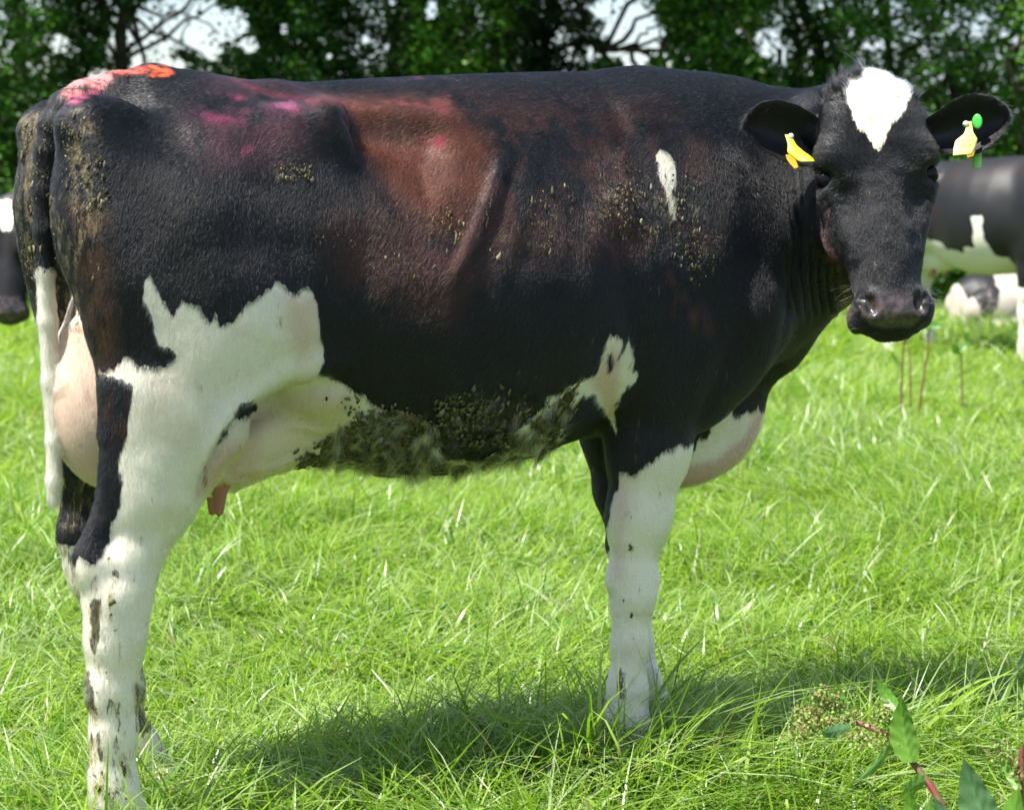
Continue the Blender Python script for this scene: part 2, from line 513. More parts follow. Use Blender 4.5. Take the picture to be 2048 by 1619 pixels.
# relief of the hide, laid out on the cow's flank: (u, v) in the photograph give the place on the flank plane
def flank(u, v, W=-.28):
    p = px_cow(u, v, W); return p[0], p[2]
def bump(x, z, u, v, ru, rv, ang=0.0, W=-.28):
    cx, cz = flank(u, v, W)
    a = math.radians(ang); dx, dz = x - cx, z - cz
    e1 = dx * math.cos(a) + dz * math.sin(a); e2 = -dx * math.sin(a) + dz * math.cos(a)
    return np.exp(-((e1 / ru) ** 2 + (e2 / rv) ** 2))
MUD = [([(125,235),(175,225),(205,240),(205,270),(180,300),(215,360),(215,430),(190,520),(165,560),(140,470),(125,330)], 22, .62),
       ([(35,225),(80,215),(100,260),(85,330),(75,420),(95,560),(50,560),(40,330)], 12, .70),
       ([(100,380),(165,500),(170,660),(120,680)], 20, .6),
       ([(545,335),(625,330),(620,360),(550,362)], 12, .48), ([(630,470),(670,465),(672,485),(635,488)], 8, .48),
       ([(870,420),(990,440),(1290,340),(1300,500),(1180,470),(1000,500),(880,470)], 36, .36), ([(1260,380),(1420,380),(1400,560),(1330,500),(1280,520)], 30, .38),
       ([(600,900),(720,830),(800,815),(870,845),(885,920),(960,930),(1040,865),(1110,800),(1165,755),(1150,800),(1130,850),(1110,900),(960,965),(740,1000),(590,980)], 16, 1.0),
       ([(870,780),(980,770),(1100,790),(1060,850),(960,920),(880,900)], 30, .5)]
def relief(V, N, grp):
    x, z = V[:, 0], V[:, 2]
    side = sstep(np.abs(V[:, 1]), .03, .12)
    body = np.isin(grp, ['torso', 'near', 'far', 'neck'])
    d = np.zeros(len(V))
    F = lambda *P: np.array([flank(u, v) for u, v in P])
    up = sstep(z, .58, .68)
    # hollow of the flank: triangular, a hard ledge above it
    sd = poly_sd(x, z, F((712, 238), (800, 245), (893, 255), (925, 300), (895, 365), (850, 405), (785, 345)))
    d -= .021 * sstep(-sd, -.03, .075) * sstep(z, .9, 1.0)
    lx, lz = F((700, 210), (920, 240)).T
    t = np.clip((x - lx[0]) / (lx[1] - lx[0]), 0, 1)
    lin = lz[0] + (lz[1] - lz[0]) * t
    d += .011 * np.exp(-((z - lin - .004) / .020) ** 2) * sstep(x, lx[0] - .05, lx[0]) * (1 - sstep(x, lx[1], lx[1] + .08))
    # hook bone and the edge running down from it
    d += .004 * bump(x, z, 672, 238, .03, .03)
    ex = np.array([flank(690, 235), flank(715, 300), flank(770, 400), flank(800, 470)])
    exx = np.interp(-z, -ex[:, 1], ex[:, 0])
    d += .009 * sstep(x, exx - .20, exx - .03) * (1 - sstep(x, exx - .004, exx + .022)) * sstep(z, ex[3, 1] - .05, ex[3, 1] + .05) * (1 - sstep(z, ex[0, 1], ex[0, 1] + .04))
    # thurl hollow between hook and pin, dip below the back bone
    d -= .020 * bump(x, z, 345, 262, .10, .045, -20) 
    d += .008 * bump(x, z, 420, 400, .06, .10, -30) + .010 * bump(x, z, 225, 250, .035, .06)
    d -= .010 * bump(x, z, 300, 420, .045, .12, 15)
    # ribs
    for (u0, v0, u1, v1, am, w) in [(990, 350, 905, 510, .0075, .016), (1060, 340, 985, 520, .0025, .018), (1140, 330, 1085, 500, .0012, .022),
                                    (1255, 220, 1250, 420, .004, .02)]:
        a0, a1 = flank(u0, v0), flank(u1, v1)
        tt = (z - a0[1]) / (a1[1] - a0[1]); xx = a0[0] + (a1[0] - a0[0]) * tt
        w_ = np.exp(-(np.maximum(np.abs(tt - .5) - .5, 0) / .25) ** 2)
        d += 1.5 * am * np.exp(-((x - xx) / w) ** 2) * w_
        d -= am * .6 * np.exp(-((x - xx - 2.0 * w) / (w * 1.1)) ** 2) * w_
    # shoulder blade, point of the shoulder, groove behind the shoulder, elbow
    d += .012 * bump(x, z, 1300, 330, .05, .15, 12, -.2) + .013 * bump(x, z, 1478, 600, .05, .08, 0, -.2) + .008 * bump(x, z, 1400, 480, .04, .10, -15, -.2)
    d -= .014 * bump(x, z, 1225, 560, .035, .16, 6, -.24) + .010 * bump(x, z, 1560, 520, .02, .20, -10, -.2)
    d -= .012 * bump(x, z, 1420, 720, .03, .12, -20, -.2) 
    # belly: slight sag, flank fold
    d += .010 * bump(x, z, 640, 760, .05, .03, -30) + .006 * bump(x, z, 900, 560, .22, .12)
    d += .0030 * (fbm(V, 14, 2) - .5) * 2
    d -= .016 * np.exp(-((z - lin + .040) / .030) ** 2) * sstep(x, lx[0] + .01, lx[0] + .05) * (1 - sstep(x, lx[1] - .06, lx[1] + .01))
    d += .005 * (fbm(V * (1, 0, 0) + 3, 16, 2) - .5) * sstep(z, 1.38, 1.44)
    d = d * body * side * up
    mb = np.zeros(len(V)); um, vm = cow_px(V)
    for P_, so_, a_ in MUD[-2:]:
        mb = np.maximum(mb, sstep(-poly_sd(um, vm, P_), -10, 10))
    d += mb * (V[:, 2] < .88) * .016 * (fbm(V, 42, 3) - .47)
    # fold where the thigh lies over the udder
    uu, vv = cow_px(V)
    FL = np.array([(690, 752), (640, 756), (580, 775), (520, 806), (470, 846), (432, 892), (408, 940), (392, 985)], float)
    vf = np.interp(uu, FL[::-1, 0], FL[::-1, 1]); nf = np.array([0.0])
    dd = (vv - vf) / 1080 * .75
    fm = sstep(uu, 385, 410) * (1 - sstep(uu, 640, 720)) * (V[:, 1] < 0) * np.isin(grp, ['torso', 'near', 'udder'])
    d += fm * (.010 * np.exp(-((dd + .020) / .018) ** 2) - .030 * np.exp(-((dd - .012) / .016) ** 2))
    for VL, am in (([(470, 915), (500, 880), (540, 862), (590, 850), (640, 862)], .0034), ([(440, 960), (490, 940), (540, 938), (590, 918), (630, 900)], .0030), ([(455, 905), (440, 935), (452, 965)], .0026),
                   ([(150, 640), (150, 720), (170, 800), (205, 880)], .004)):
        VL = np.array(VL, float); dv = np.full(len(V), 1e9)
        for q0, q1 in zip(VL[:-1], VL[1:]):
            e = q1 - q0; tq = np.clip(((uu - q0[0]) * e[0] + (vv - q0[1]) * e[1]) / (e @ e), 0, 1)
            dv = np.minimum(dv, np.hypot(uu - q0[0] - tq * e[0], vv - q0[1] - tq * e[1]))
        d += am * np.exp(-((dv + 5 * (fbm(V, 30, 2) - .5)) / 6.5) ** 2) * (V[:, 1] < .05) * np.isin(grp, ['udder', 'torso', 'near'])
    # neck wrinkles: folds that run down the neck
    u, v = cow_px(V)
    nk = sstep(u, 1560, 1600) * (1 - sstep(u, 1670, 1690)) * sstep(v, 300, 370) * (1 - sstep(v, 590, 650)) * np.isin(grp, ['neck', 'torso', 'near'])
    ph = u - (v - 300) * .10 + 5 * (fbm(V, 6, 2) - .5) * 6
    d += nk * .011 * (np.abs(np.sin(ph / 17.0 * math.pi / 1.0)) - .55) * (.5 + fbm(V + 3, 9, 2))
    # udder: seam and veins; knees and hocks: bony relief
    ud = np.isin(grp, ['udder'])
    d += ud * (.0040 * np.exp(-((fbm(V * (1, .3, 1) + 5, 9, 2) - .5) / .03) ** 2)) 
    lg = (1 - sstep(z, .58, .72)) * np.isin(grp, ['near', 'far'])
    d += lg * .0035 * (fbm(V, 26, 2) - .5) * 2
    hd = grp == 'head'
    d += hd * .0022 * (fbm(V, 40, 2) - .5) * 2
    q = (V - HO) @ HR.T
    d -= hd * .0035 * np.exp(-((q[:, 2] + .302) / .004) ** 2) * (q[:, 1] > -.12)                    # the mouth line
    for k_, zz in enumerate((.044, .059)): d -= hd * .0020 * np.exp(-((q[:, 2] - zz - .1 * np.abs(np.abs(q[:, 0]) - .09)) / .004) ** 2) * (np.abs(q[:, 0]) > .07) * (q[:, 1] > -.09)
    for k_, zz in enumerate((-.020, -.036)): d -= hd * .0022 * np.exp(-((q[:, 2] - zz + .5 * np.abs(np.abs(q[:, 0]) - .09)) / .004) ** 2) * (np.abs(q[:, 0]) > .065) * (q[:, 1] > -.09)
    return V + N * d[:, None]

def groups_of(prims, p):
    names = sorted(set(q.grp for q in prims))
    D = np.full((len(names), len(p)), 9.0)
    lo, hi = p.min(0) - .05, p.max(0) + .05
    for q in prims:
        if q.sign < 0: continue
        m = np.nonzero(((p - q.c) ** 2).sum(1) < (q.r + .06) ** 2)[0]
        if len(m): 
            i = names.index(q.grp); D[i, m] = np.minimum(D[i, m], q.f(p[m]))
    if 'head' in names: D[names.index('head')] -= .012
    return np.array(names)[D.argmin(0)]

CP = main_cow_prims()
CV, CQ = surface_net(CP, (-.26, -.80, -.02), (1.86, .42, 1.56), COW_H, 2)
log('cow mesh', len(CV))
CG = groups_of(CP, CV)
CV = relief(CV, vnormals(CV, CQ), CG)
CN = vnormals(CV, CQ)

# ---- the coat: pattern and tints, asked for points of the hide
POLY_WHITE = [
 [(303,545),(318,575),(330,610),(350,640),(365,600),(395,612),(420,650),(432,628),(440,650),(470,640),(500,610),(525,590),(560,566),(575,585),(600,580),(620,588),(636,610),(642,650),(646,700),(640,745),(680,765),(720,790),(752,812),(800,826),(820,845),(860,850),(878,870),(883,918),(960,926),(1010,905),(1050,850),(1100,800),(1150,762),(1165,760),(1195,745),(1205,710),(1222,668),(1243,670),(1243,700),(1236,735),(1250,695),(1262,665),(1264,710),(1264,735),(1279,745),(1262,770),(1240,795),(1230,815),(1233,862),(1215,830),(1190,790),(1165,790),(1130,830),(1128,878),(1100,1000),(700,1010),(600,1100),(380,1100),(345,1150),(340,1400),(330,1750),(120,1750),(135,1150),(160,1118),(195,1125),(212,1085),(236,1030),(243,980),(243,900),(255,850),(262,800),(266,772),(235,750),(203,752),(201,742),(230,738),(250,712),(285,735),(325,742),(352,710),(345,695),(318,682),(308,650),(296,625),(286,590)],
 [(1243,946),(1262,952),(1275,948),(1292,928),(1310,915),(1335,905),(1350,893),(1370,888),(1395,876),(1420,900),(1400,1300),(1330,1750),(1150,1750),(1180,1200),(1232,985)],
 [(1310,305),(1320,298),(1335,306),(1346,325),(1356,345),(1352,372),(1345,385),(1352,440),(1344,436),(1332,405),(1326,370),(1316,340)]]
POLY_BLACK = [
 [(470,828),(482,808),(505,800),(520,808),(514,822),(490,834),(475,838)], [(432,890),(445,862),(462,842),(466,838),(458,860),(444,880)],
 [(1215,712),(1224,700),(1228,720),(1226,740),(1217,745)]]
POLY_BLAZE = [(1688.6,189.5),(1701.5,164.5),(1720,157),(1735,137),(1753,120),(1774,124),(1787,144),(1798,157),(1822,160),(1837,157),(1822,168),(1825.7,185),(1814.5,212.6),(1794,240),(1774,268),(1761,303),(1746,296),(1735,277.5),(1712.6,253),(1705,227),(1698,209)]
POLY_BRISKET = [(1390,890),(1420,860),(1430,822),(1448,815),(1462,795),(1468,832),(1480,826),(1500,828),(1518,808),(1530,832),(1560,830),(1600,900),(1430,1040),(1340,1000)]
RUST = [([(695,200),(745,195),(900,215),(990,300),(960,380),(915,480),(850,440),(770,360),(720,290)], 24, (.105,.030,.014), .80),
        ([(700,215),(900,200),(1100,215),(1300,215),(1400,290),(1420,420),(1430,560),(1380,640),(1330,560),(1200,520),(1000,520),(900,560),(700,560),(640,440),(760,400)], 60, (.055,.019,.012), .42),
        ([(700,520),(900,420),(960,560),(900,640),(760,600)], 50, (.050,.015,.010), .5),
        ([(1335,480),(1400,480),(1420,650),(1350,640)], 35, (.10,.035,.018), .6),
        ([(640,192),(900,195),(905,215),(700,220),(640,210)], 14, (.16,.045,.032), .5),
        ([(140,400),(215,420),(235,700),(225,780),(180,640)], 24, (.085,.040,.022), .6),
        ([(200,745),(262,770),(250,870),(210,850)], 20, (.055,.022,.014), .8),
        ([(1650,400),(1672,500),(1700,620),(1670,580),(1645,450)], 10, (.13,.045,.03), .6),
        ([(430,150),(560,170),(700,215),(620,300),(430,330),(380,240)], 50, (.060,.026,.028), .45)]
PINK = [([(395,225),(490,224),(494,243),(420,246)], 14, (.20,.020,.055), .55), ([(535,214),(592,205),(596,222),(545,230)], 11, (.42,.07,.16), .6),
        ([(480,292),(504,288),(504,304),(486,306)], 7, (.40,.06,.13), .6), ([(462,190),(488,192),(486,204),(466,203)], 6, (.32,.03,.08), .5),
        ([(844,262),(880,266),(898,284),(870,292),(848,280)], 12, (.15,.003,.016), .95), ([(470,160),(505,172),(560,188),(680,205),(640,210),(520,185)], 8, (.16,.022,.03), .5),
        ([(840,150),(856,152),(850,163),(836,160)], 5, (.15,.02,.04), .6), ([(780,200),(890,212),(895,225),(800,215)], 9, (.20,.03,.035), .5),
        ([(400,240),(600,200),(620,260),(520,320),(400,300)], 40, (.045,.014,.022), .4)]
CRAYON = [([(123,190),(150,160),(185,150),(222,138),(222,160),(200,175),(165,188),(140,204)], (.86,.22,.20)), ([(215,136),(300,133),(296,145),(220,148)], (.70,.10,.06)),
          ([(300,128),(335,134),(348,146),(330,156),(300,154),(308,142)], (.90,.13,.04)), ([(135,195),(165,190),(200,172),(200,185),(150,208)], (.45,.05,.12))]
LEGMUD = [([(180,1200),(205,1190),(205,1260),(190,1320),(180,1290)], 7, .85), ([(158,1335),(185,1340),(190,1420),(165,1420)], 6, .9), ([(215,1390),(250,1400),(245,1440),(205,1440)], 10, .55),
          ([(165,1420),(255,1410),(262,1620),(175,1620)], 24, .55), ([(265,1360),(300,1370),(308,1470),(265,1470)], 12, .85), ([(222,1132),(240,1145),(236,1160),(224,1150)], 4, .8),
          ([(1250,1020),(1262,1012),(1268,1045),(1256,1048)], 6, .65), ([(1230,1335),(1255,1328),(1256,1400),(1232,1400)], 9, .7), ([(205,1340),(215,1200),(300,1210),(290,1330)], 30, .22),
          ([(150,1130),(200,1130),(230,1180),(200,1260),(160,1230)], 20, .35)]

def hoof_mask(p): return (1 - sstep(p[:, 2], .062, .070))
def coat(p, grp):
    """white: signed field (>0 white), base colour of black hair, base colour of white hair, mud 0..1, skin 0..1"""
    n = len(p)
    u, v = cow_px(p)
    jit = (fbm(p, 60, 3) - .5)
    near = (p[:, 1] < 0.02)
    S = 1 / 1050.0
    torso = np.isin(grp, ['torso', 'near', 'neck', 'teat', 'udder'])
    w = np.full(n, -.2)
    ju, jv = u + 18 * (fbm(p + 5, 45, 2) - .5), v + 26 * (fbm(p + 9, 45, 2) - .5)
    for P in POLY_WHITE:
        m = torso & near & (u > min(a for a, b in P) - 60) & (u < max(a for a, b in P) + 60) & (v > min(b for a, b in P) - 60)
        w[m] = np.maximum(w[m], -poly_sd(ju[m], jv[m], P) * S)
    for P in POLY_BLACK:
        m = torso & near & (np.abs(u - P[0][0]) < 80) & (np.abs(v - P[0][1]) < 80)
        w[m] = np.minimum(w[m], poly_sd(u[m], v[m], P) * S)
    m = np.isin(grp, ['brisket', 'neck', 'torso']) & (u > 1300) & (v > 760)
    w[m] = np.maximum(w[m], -poly_sd(ju[m], jv[m], POLY_BRISKET) * S)
    w[grp == 'udder'] = .1; w[grp == 'teat'] = .1
    for P in POLY_BLACK:
        m = near & (grp == 'udder'); w[m] = np.minimum(w[m], poly_sd(u[m], v[m], P) * S)
    # the side away from the photograph: white belly and legs, a patch over the flank
    fa = ~near & (grp == 'torso')
    w[fa] = np.maximum(.80 - p[fa, 2] + .18 * (fbm(p[fa], 4, 2) - .5), .17 - np.abs(p[fa, 0] - .35) - np.abs(p[fa, 2] - .9) * .6) + .05 * jit[fa]
    f = grp == 'far'
    front = p[:, 0] > .8
    w[f] = np.where(front[f], .42 - p[f, 2], .54 - p[f, 2]) + .04 * jit[f]
    t = grp == 'tail'
    w[t] = (537 - v[t]) * -S + .012 * jit[t]
    h = grp == 'head'
    w[h] = -poly_sd(u[h] + 14 * (fbm(p[h], 110, 2) - .5), v[h] + 8 * (fbm(p[h] + 3, 110, 2) - .5), POLY_BLAZE) * S
    w[h & (((p - HO) @ HR.T)[:, 1] < -.06)] = -.1
    # tints on the black
    cb = np.tile(np.array([.0036, .0036, .0042]), (n, 1))
    nz = fbm(p, 7, 3); nz2 = fbm(p * (1, 1, .6) + 2, 38, 3)
    bodyn = near & np.isin(grp, ['torso', 'near', 'neck', 'head'])
    def lay(P, soft, col, a, noisy=1.0):
        m = np.nonzero(bodyn & (u > min(q[0] for q in P) - soft * 2) & (u < max(q[0] for q in P) + soft * 2) & (v > min(q[1] for q in P) - soft * 2) & (v < max(q[1] for q in P) + soft * 2))[0]
        if not len(m): return
        sd = poly_sd(u[m], v[m], P)
        k = a * sstep(-sd, -soft, soft) * (1 - noisy + noisy * sstep(.5 * nz[m] + .5 * nz2[m], .40, .58))
        cb[m] += k[:, None] * (np.array(col) - cb[m])
    for k_, (P, so, c, a) in enumerate(RUST): lay(P, so, c, a * 1.25, .45 if k_ == 0 else 1.0)
    for P, so, c, a in PINK: lay(P, so, c, a * 1.3, .9)
    for P, c in CRAYON:
        m = np.nonzero(np.isin(grp, ['torso', 'tail', 'near']) & (u < 400) & (v < 240))[0]
        sd = poly_sd(u[m], v[m], P)
        st = vnoise(np.stack([(u[m] * .9 + v[m] * .5) * .05, (v[m] - u[m] * .18) * .30, np.zeros(len(m))], 1), 1.0)
        k = sstep(-sd, -4, 2) * sstep(st, .30, .52)
        cb[m] += k[:, None] * (np.array(c) - cb[m])
    # tints on the white: cream, skin showing through, grass stain
    cw = np.tile(np.array([.77, .71, .57]), (n, 1))
    k = .30 * sstep(fbm(p + 1, 11, 3), .5, .75); cw += k[:, None] * (np.array([.62, .46, .33]) - cw)
    def layw(P, so, col, a):
        m = np.nonzero(near)[0]
        kk = a * sstep(-poly_sd(u[m], v[m], P), -so, so); cw[m] += kk[:, None] * (np.array(col) - cw[m])
    layw([(575,590),(636,600),(640,680),(600,720),(570,660)], 22, (.60, .42, .27), .7)
    layw([(1180,760),(1225,690),(1240,720),(1236,860),(1205,800)], 12, (.60, .36, .20), .75)
    layw([(1235,960),(1225,1160),(1245,1160),(1255,980)], 12, (.70, .50, .42), .6)
    layw([(395,995),(415,930),(470,860),(530,815),(640,785),(700,800),(700,860),(650,930),(560,990)], 16, (.66, .53, .36), .8); layw([(430,900),(520,870),(510,960),(400,985)], 22, (.52, .31, .22), .7)
    layw([(560,780),(700,770),(720,820),(600,840)], 25, (.62, .47, .34), .5)
    skin = np.zeros(n)
    ud = grp == 'udder'
    rear = ud & (p[:, 0] < .07)
    cw[rear] = np.array([.62, .45, .34]); cw[ud & ~rear] = .55 * cw[ud & ~rear] + .45 * np.array([.66, .53, .41])
    skin[ud] = .55
    # mud smears on the rear udder
    te = grp == 'teat'; cw[te] = (.38, .17, .12); skin[te] = 1
    br = (grp == 'brisket') | ((grp == 'torso') & (u > 1330) & (u < 1600) & (v > 800))
    sdB = poly_sd(u, v, [(1300,1100),(1330,938),(1430,918),(1488,872),(1512,825),(1640,790),(1600,1000)])
    kk = sstep(-sdB, -8, 10) * br; cw += kk[:, None] * .9 * (np.array([.56, .33, .27]) - cw); skin = np.maximum(skin, kk * .7)
    mud = np.zeros(n)
    for P, so, a in MUD:
        m = np.nonzero(np.isin(grp, ['torso', 'near', 'udder', 'far', 'neck']))[0]
        mud[m] = np.maximum(mud[m], a * sstep(-poly_sd(u[m], v[m], P), -so, so))
    mud[ud & (v < 960) & (u > 380) & (u < 640)] *= .3
    for P, so, a in LEGMUD:
        m = np.nonzero((p[:, 2] < .65))[0]
        mud[m] = np.maximum(mud[m], a * sstep(-poly_sd(u[m], v[m], P), -so, so))
    m = (grp == 'far') & (p[:, 0] < .6)
    mud[m] = np.maximum(mud[m], .5)
    mud[t] = np.maximum(mud[t], .22 * (v[t] > 250) * (v[t] < 560)); 
    return dict(white=w, cb=cb, cw=cw, mud=mud, skin=skin, u=u, v=v)
CC = coat(CV, CG)
hq = (CV - HO) @ HR.T
hu, hv = CC['u'], CC['v']
# nose pad: bare, dark and wet
POLY_NOSE = [(1722,606),(1745,588),(1775,580),(1815,582),(1842,590),(1846,610),(1842,640),(1826,652),(1770,656),(1735,648),(1720,630)]
nose = (CG == 'head') * sstep(-poly_sd(hu, hv, POLY_NOSE), -5, 5) * (hq[:, 1] > -.06)
lip = (CG == 'head') * (1 - sstep(hq[:, 2], -.318, -.300)) * (hq[:, 1] > -.13)
hoof = hoof_mask(CV)
log('coat', len(CV))

# ---- hide material
def hide_material(name, generic=False):
    m, nt = mat_new(name); T = NT(nt)
    geo = T.n("ShaderNodeTexCoord").outputs['Object']
    cb = T.attr('cb', 'Color'); cw = T.attr('cw', 'Color')
    fur = T.n("ShaderNodeMapping", i3=(1.0, 1.0, .22)); T.set(fur, 'i0', geo)
    fine = T.noise(fur.outputs[0], 420, 3, .6)
    mid = T.noise(fur.outputs[0], 90, 3, .6)
    wsd = T.attr('white')
    edge = T.math('ADD', wsd, T.math('MULTIPLY', T.math('SUBTRACT', mid, .5), .020))
    edge = T.math('ADD', edge, T.math('MULTIPLY', T.math('SUBTRACT', fine, .5), .008))
    wm = T.ramp(edge, -.0012, .0012)
    bl = T.mix(T.ramp(fine, .3, .75), cb, T.mix(.18, cb, (.022, .021, .023)))
    wh = T.mix(T.math('MULTIPLY', T.ramp(mid, .45, .8), .35), cw, T.mix(.5, cw, (.50, .40, .30)))
    base = T.mix(wm, bl, wh)
    # dried mud, in crumbs
    cl = T.noise(fur.outputs[0], 75, 6, .72)
    mk = T.ramp(T.math('SUBTRACT', T.math('ADD', cl, T.math('MULTIPLY', T.attr('mud'), .42)), .765), -.015, .02)
    onw = T.mix(T.ramp(T.noise(geo, 130, 2), .4, .6), (.040, .034, .018), (.15, .125, .055))
    onb = T.mix(T.ramp(T.noise(geo, 110, 4, .7), .35, .65), (.070, .050, .022), (.36, .28, .16))
    base = T.mix(mk, base, T.mix(wm, onb, onw))
    base = T.mix(T.attr('nose'), base, T.mix(T.ramp(T.noise(geo, 60, 3), .35, .7), (.020, .014, .013), (.085, .055, .048)))
    base = T.mix(T.attr('hoof'), base, (.035, .028, .022))
    b = T.n("ShaderNodeBsdfPrincipled")
    T.set(b, 'Base Color', base)
    ro = T.math('ADD', T.math('MULTIPLY', T.attr('nose'), -.22), T.math("ADD", .48, T.math("MULTIPLY", wm, .2)))
    ro = T.math('ADD', ro, T.math('MULTIPLY', mk, .3))
    T.set(b, 'Roughness', ro); T.set(b, 'Specular IOR Level', T.math('ADD', T.math('ADD', .34, T.math('MULTIPLY', T.attr('nose'), .35)), T.math('MULTIPLY', wm, -.05)))
    T.set(b, 'Sheen Weight', .03); T.set(b, 'Sheen Roughness', .5)
    T.set(b, 'Subsurface Weight', T.math('MULTIPLY', T.attr('skin'), .25)); b.inputs['Subsurface Radius'].default_value = (.02, .008, .004); b.inputs['Subsurface Scale'].default_value = .5
    skinb = T.noise(geo, 300, 2)
    bm = T.n("ShaderNodeBump", Strength=.28, Distance=.0025); T.set(bm, 'Height', T.math('ADD', fine, T.math('ADD', T.math('MULTIPLY', mid, .8), T.math('MULTIPLY', mk, 2.2))))
    T.set(b, 'Normal', bm.outputs[0])
    o = T.n("ShaderNodeOutputMaterial"); T.set(o, 'Surface', b.outputs[0])
    return m
M_HIDE = hide_material("hide")
cow = empty("cow", (OC[0], OC[1], 0), THC)
tag(cow, "large black and white cow in front, standing side on, head turned, tagged ears", "cow", "cows in the meadow")


# ------------------------------------------------------------------ ears (grown onto the same body mesh), eyes, tags
S_H = FPX / HEAD_W[1]; U_H = 1024 + HEAD_W[0] * S_H; V_H = HORI
def hpx(u, v, y=0.0):
    """point of the head frame seen at (u, v), y in front of the face plane"""
    x, z = (u - U_H) / S_H, (V_H - v) / S_H
    return HO + np.array([x, y, z]) @ HR0
def ear_mesh(top, bot, base_y, tip_y, cup, fold, nt=30, ns=22, thick=.006, M=None):
    """top / bot: outline in the photograph from base to tip"""
    top, bot = np.array(top, float), np.array(bot, float)
    def along(P, t):
        d = np.concatenate([[0], np.cumsum(np.hypot(*np.diff(P, axis=0).T))]); d /= d[-1]
        return np.interp(t, d, P[:, 0]), np.interp(t, d, P[:, 1])
    t = np.linspace(0, 1, nt) ** .9; s = np.linspace(0, 1, ns)
    tu, tv = along(top, t); bu, bv = along(bot, t)
    rows = []
    for side in (0, 1):
        for i in range(nt):
            for j in range(ns):
                u = tu[i] + (bu[i] - tu[i]) * s[j]; v = tv[i] + (bv[i] - tv[i]) * s[j]
                c = 1 - (2 * s[j] - 1) ** 2
                env = math.sin(math.pi * min(1, (t[i] * .85 + .15))) ** .6 if t[i] < 1 else 0
                y = base_y + (tip_y - base_y) * t[i] - cup * c * env + fold * (1 - s[j]) ** 3 * env
                if side: y -= thick * (1.0 + 1.6 * (1 - t[i])) * (c ** .5 + .15)
                rows.append(hpx(u, v, y))
    V = np.array(rows); F = []
    idx = lambda k, i, j: k * nt * ns + i * ns + j
    for i in range(nt - 1):
        for j in range(ns - 1):
            F.append((idx(0, i, j), idx(0, i + 1, j), idx(0, i + 1, j + 1), idx(0, i, j + 1)))
            F.append((idx(1, i, j), idx(1, i, j + 1), idx(1, i + 1, j + 1), idx(1, i + 1, j)))
    for i in range(nt - 1):
        F.append((idx(0, i, 0), idx(1, i, 0), idx(1, i + 1, 0), idx(0, i + 1, 0)))
        F.append((idx(0, i, ns - 1), idx(0, i + 1, ns - 1), idx(1, i + 1, ns - 1), idx(1, i, ns - 1)))
    for j in range(ns - 1):
        F.append((idx(0, nt - 1, j), idx(1, nt - 1, j), idx(1, nt - 1, j + 1), idx(0, nt - 1, j + 1)))
    return V, np.array(F, dtype=np.int32), nt * ns
EARS = []
LT = [(1668,236),(1640,214),(1605,196),(1565,187),(1530,193),(1505,212),(1493,234)]
LB = [(1668,318),(1640,320),(1605,316),(1570,306),(1535,290),(1508,265),(1493,238)]
RT = [(1868,222),(1895,205),(1925,184),(1960,174),(2000,180),(2028,200),(2038,220)]
RB = [(1868,285),(1900,292),(1935,294),(1970,296),(2000,278),(2026,250),(2038,226)]
for top, bot, fl in ((LT, LB, False), (RT, RB, True)):
    v_, f_, nf = ear_mesh(top, bot, -.085, -.045, .042, .022)
    if not fl: f_ = f_[:, ::-1]
    EARS.append((v_, f_, nf))
E0 = len(CV)
AV, AQ = [CV], [CQ]; off = E0
for v_, f_, nf in EARS:
    AV.append(v_); AQ.append(f_ + off); off += len(v_)
CV = np.concatenate(AV); CQ = np.concatenate(AQ)
CN = vnormals(CV, CQ)
ne = off - E0
CG = np.concatenate([CG, np.array(['ear'] * ne)])
pad = lambda a, val: np.concatenate([a, np.tile(np.asarray(val, float), (ne, 1)) if np.ndim(val) else np.full(ne, val)])
for k_, val in dict(white=-.1, cb=(.012, .011, .012), cw=(.7, .67, .6), mud=0., skin=0.).items(): CC[k_] = pad(CC[k_], val)
nose = pad(nose, 0.); lip = pad(lip, 0.); hoof = pad(hoof, 0.)
C_ATTR = dict(white=CC['white'], cb=CC['cb'], cw=CC['cw'], mud=CC['mud'], skin=CC['skin'], nose=nose, hoof=hoof)
body = mesh_obj("body", CV, CQ, M_HIDE, cow, C_ATTR)

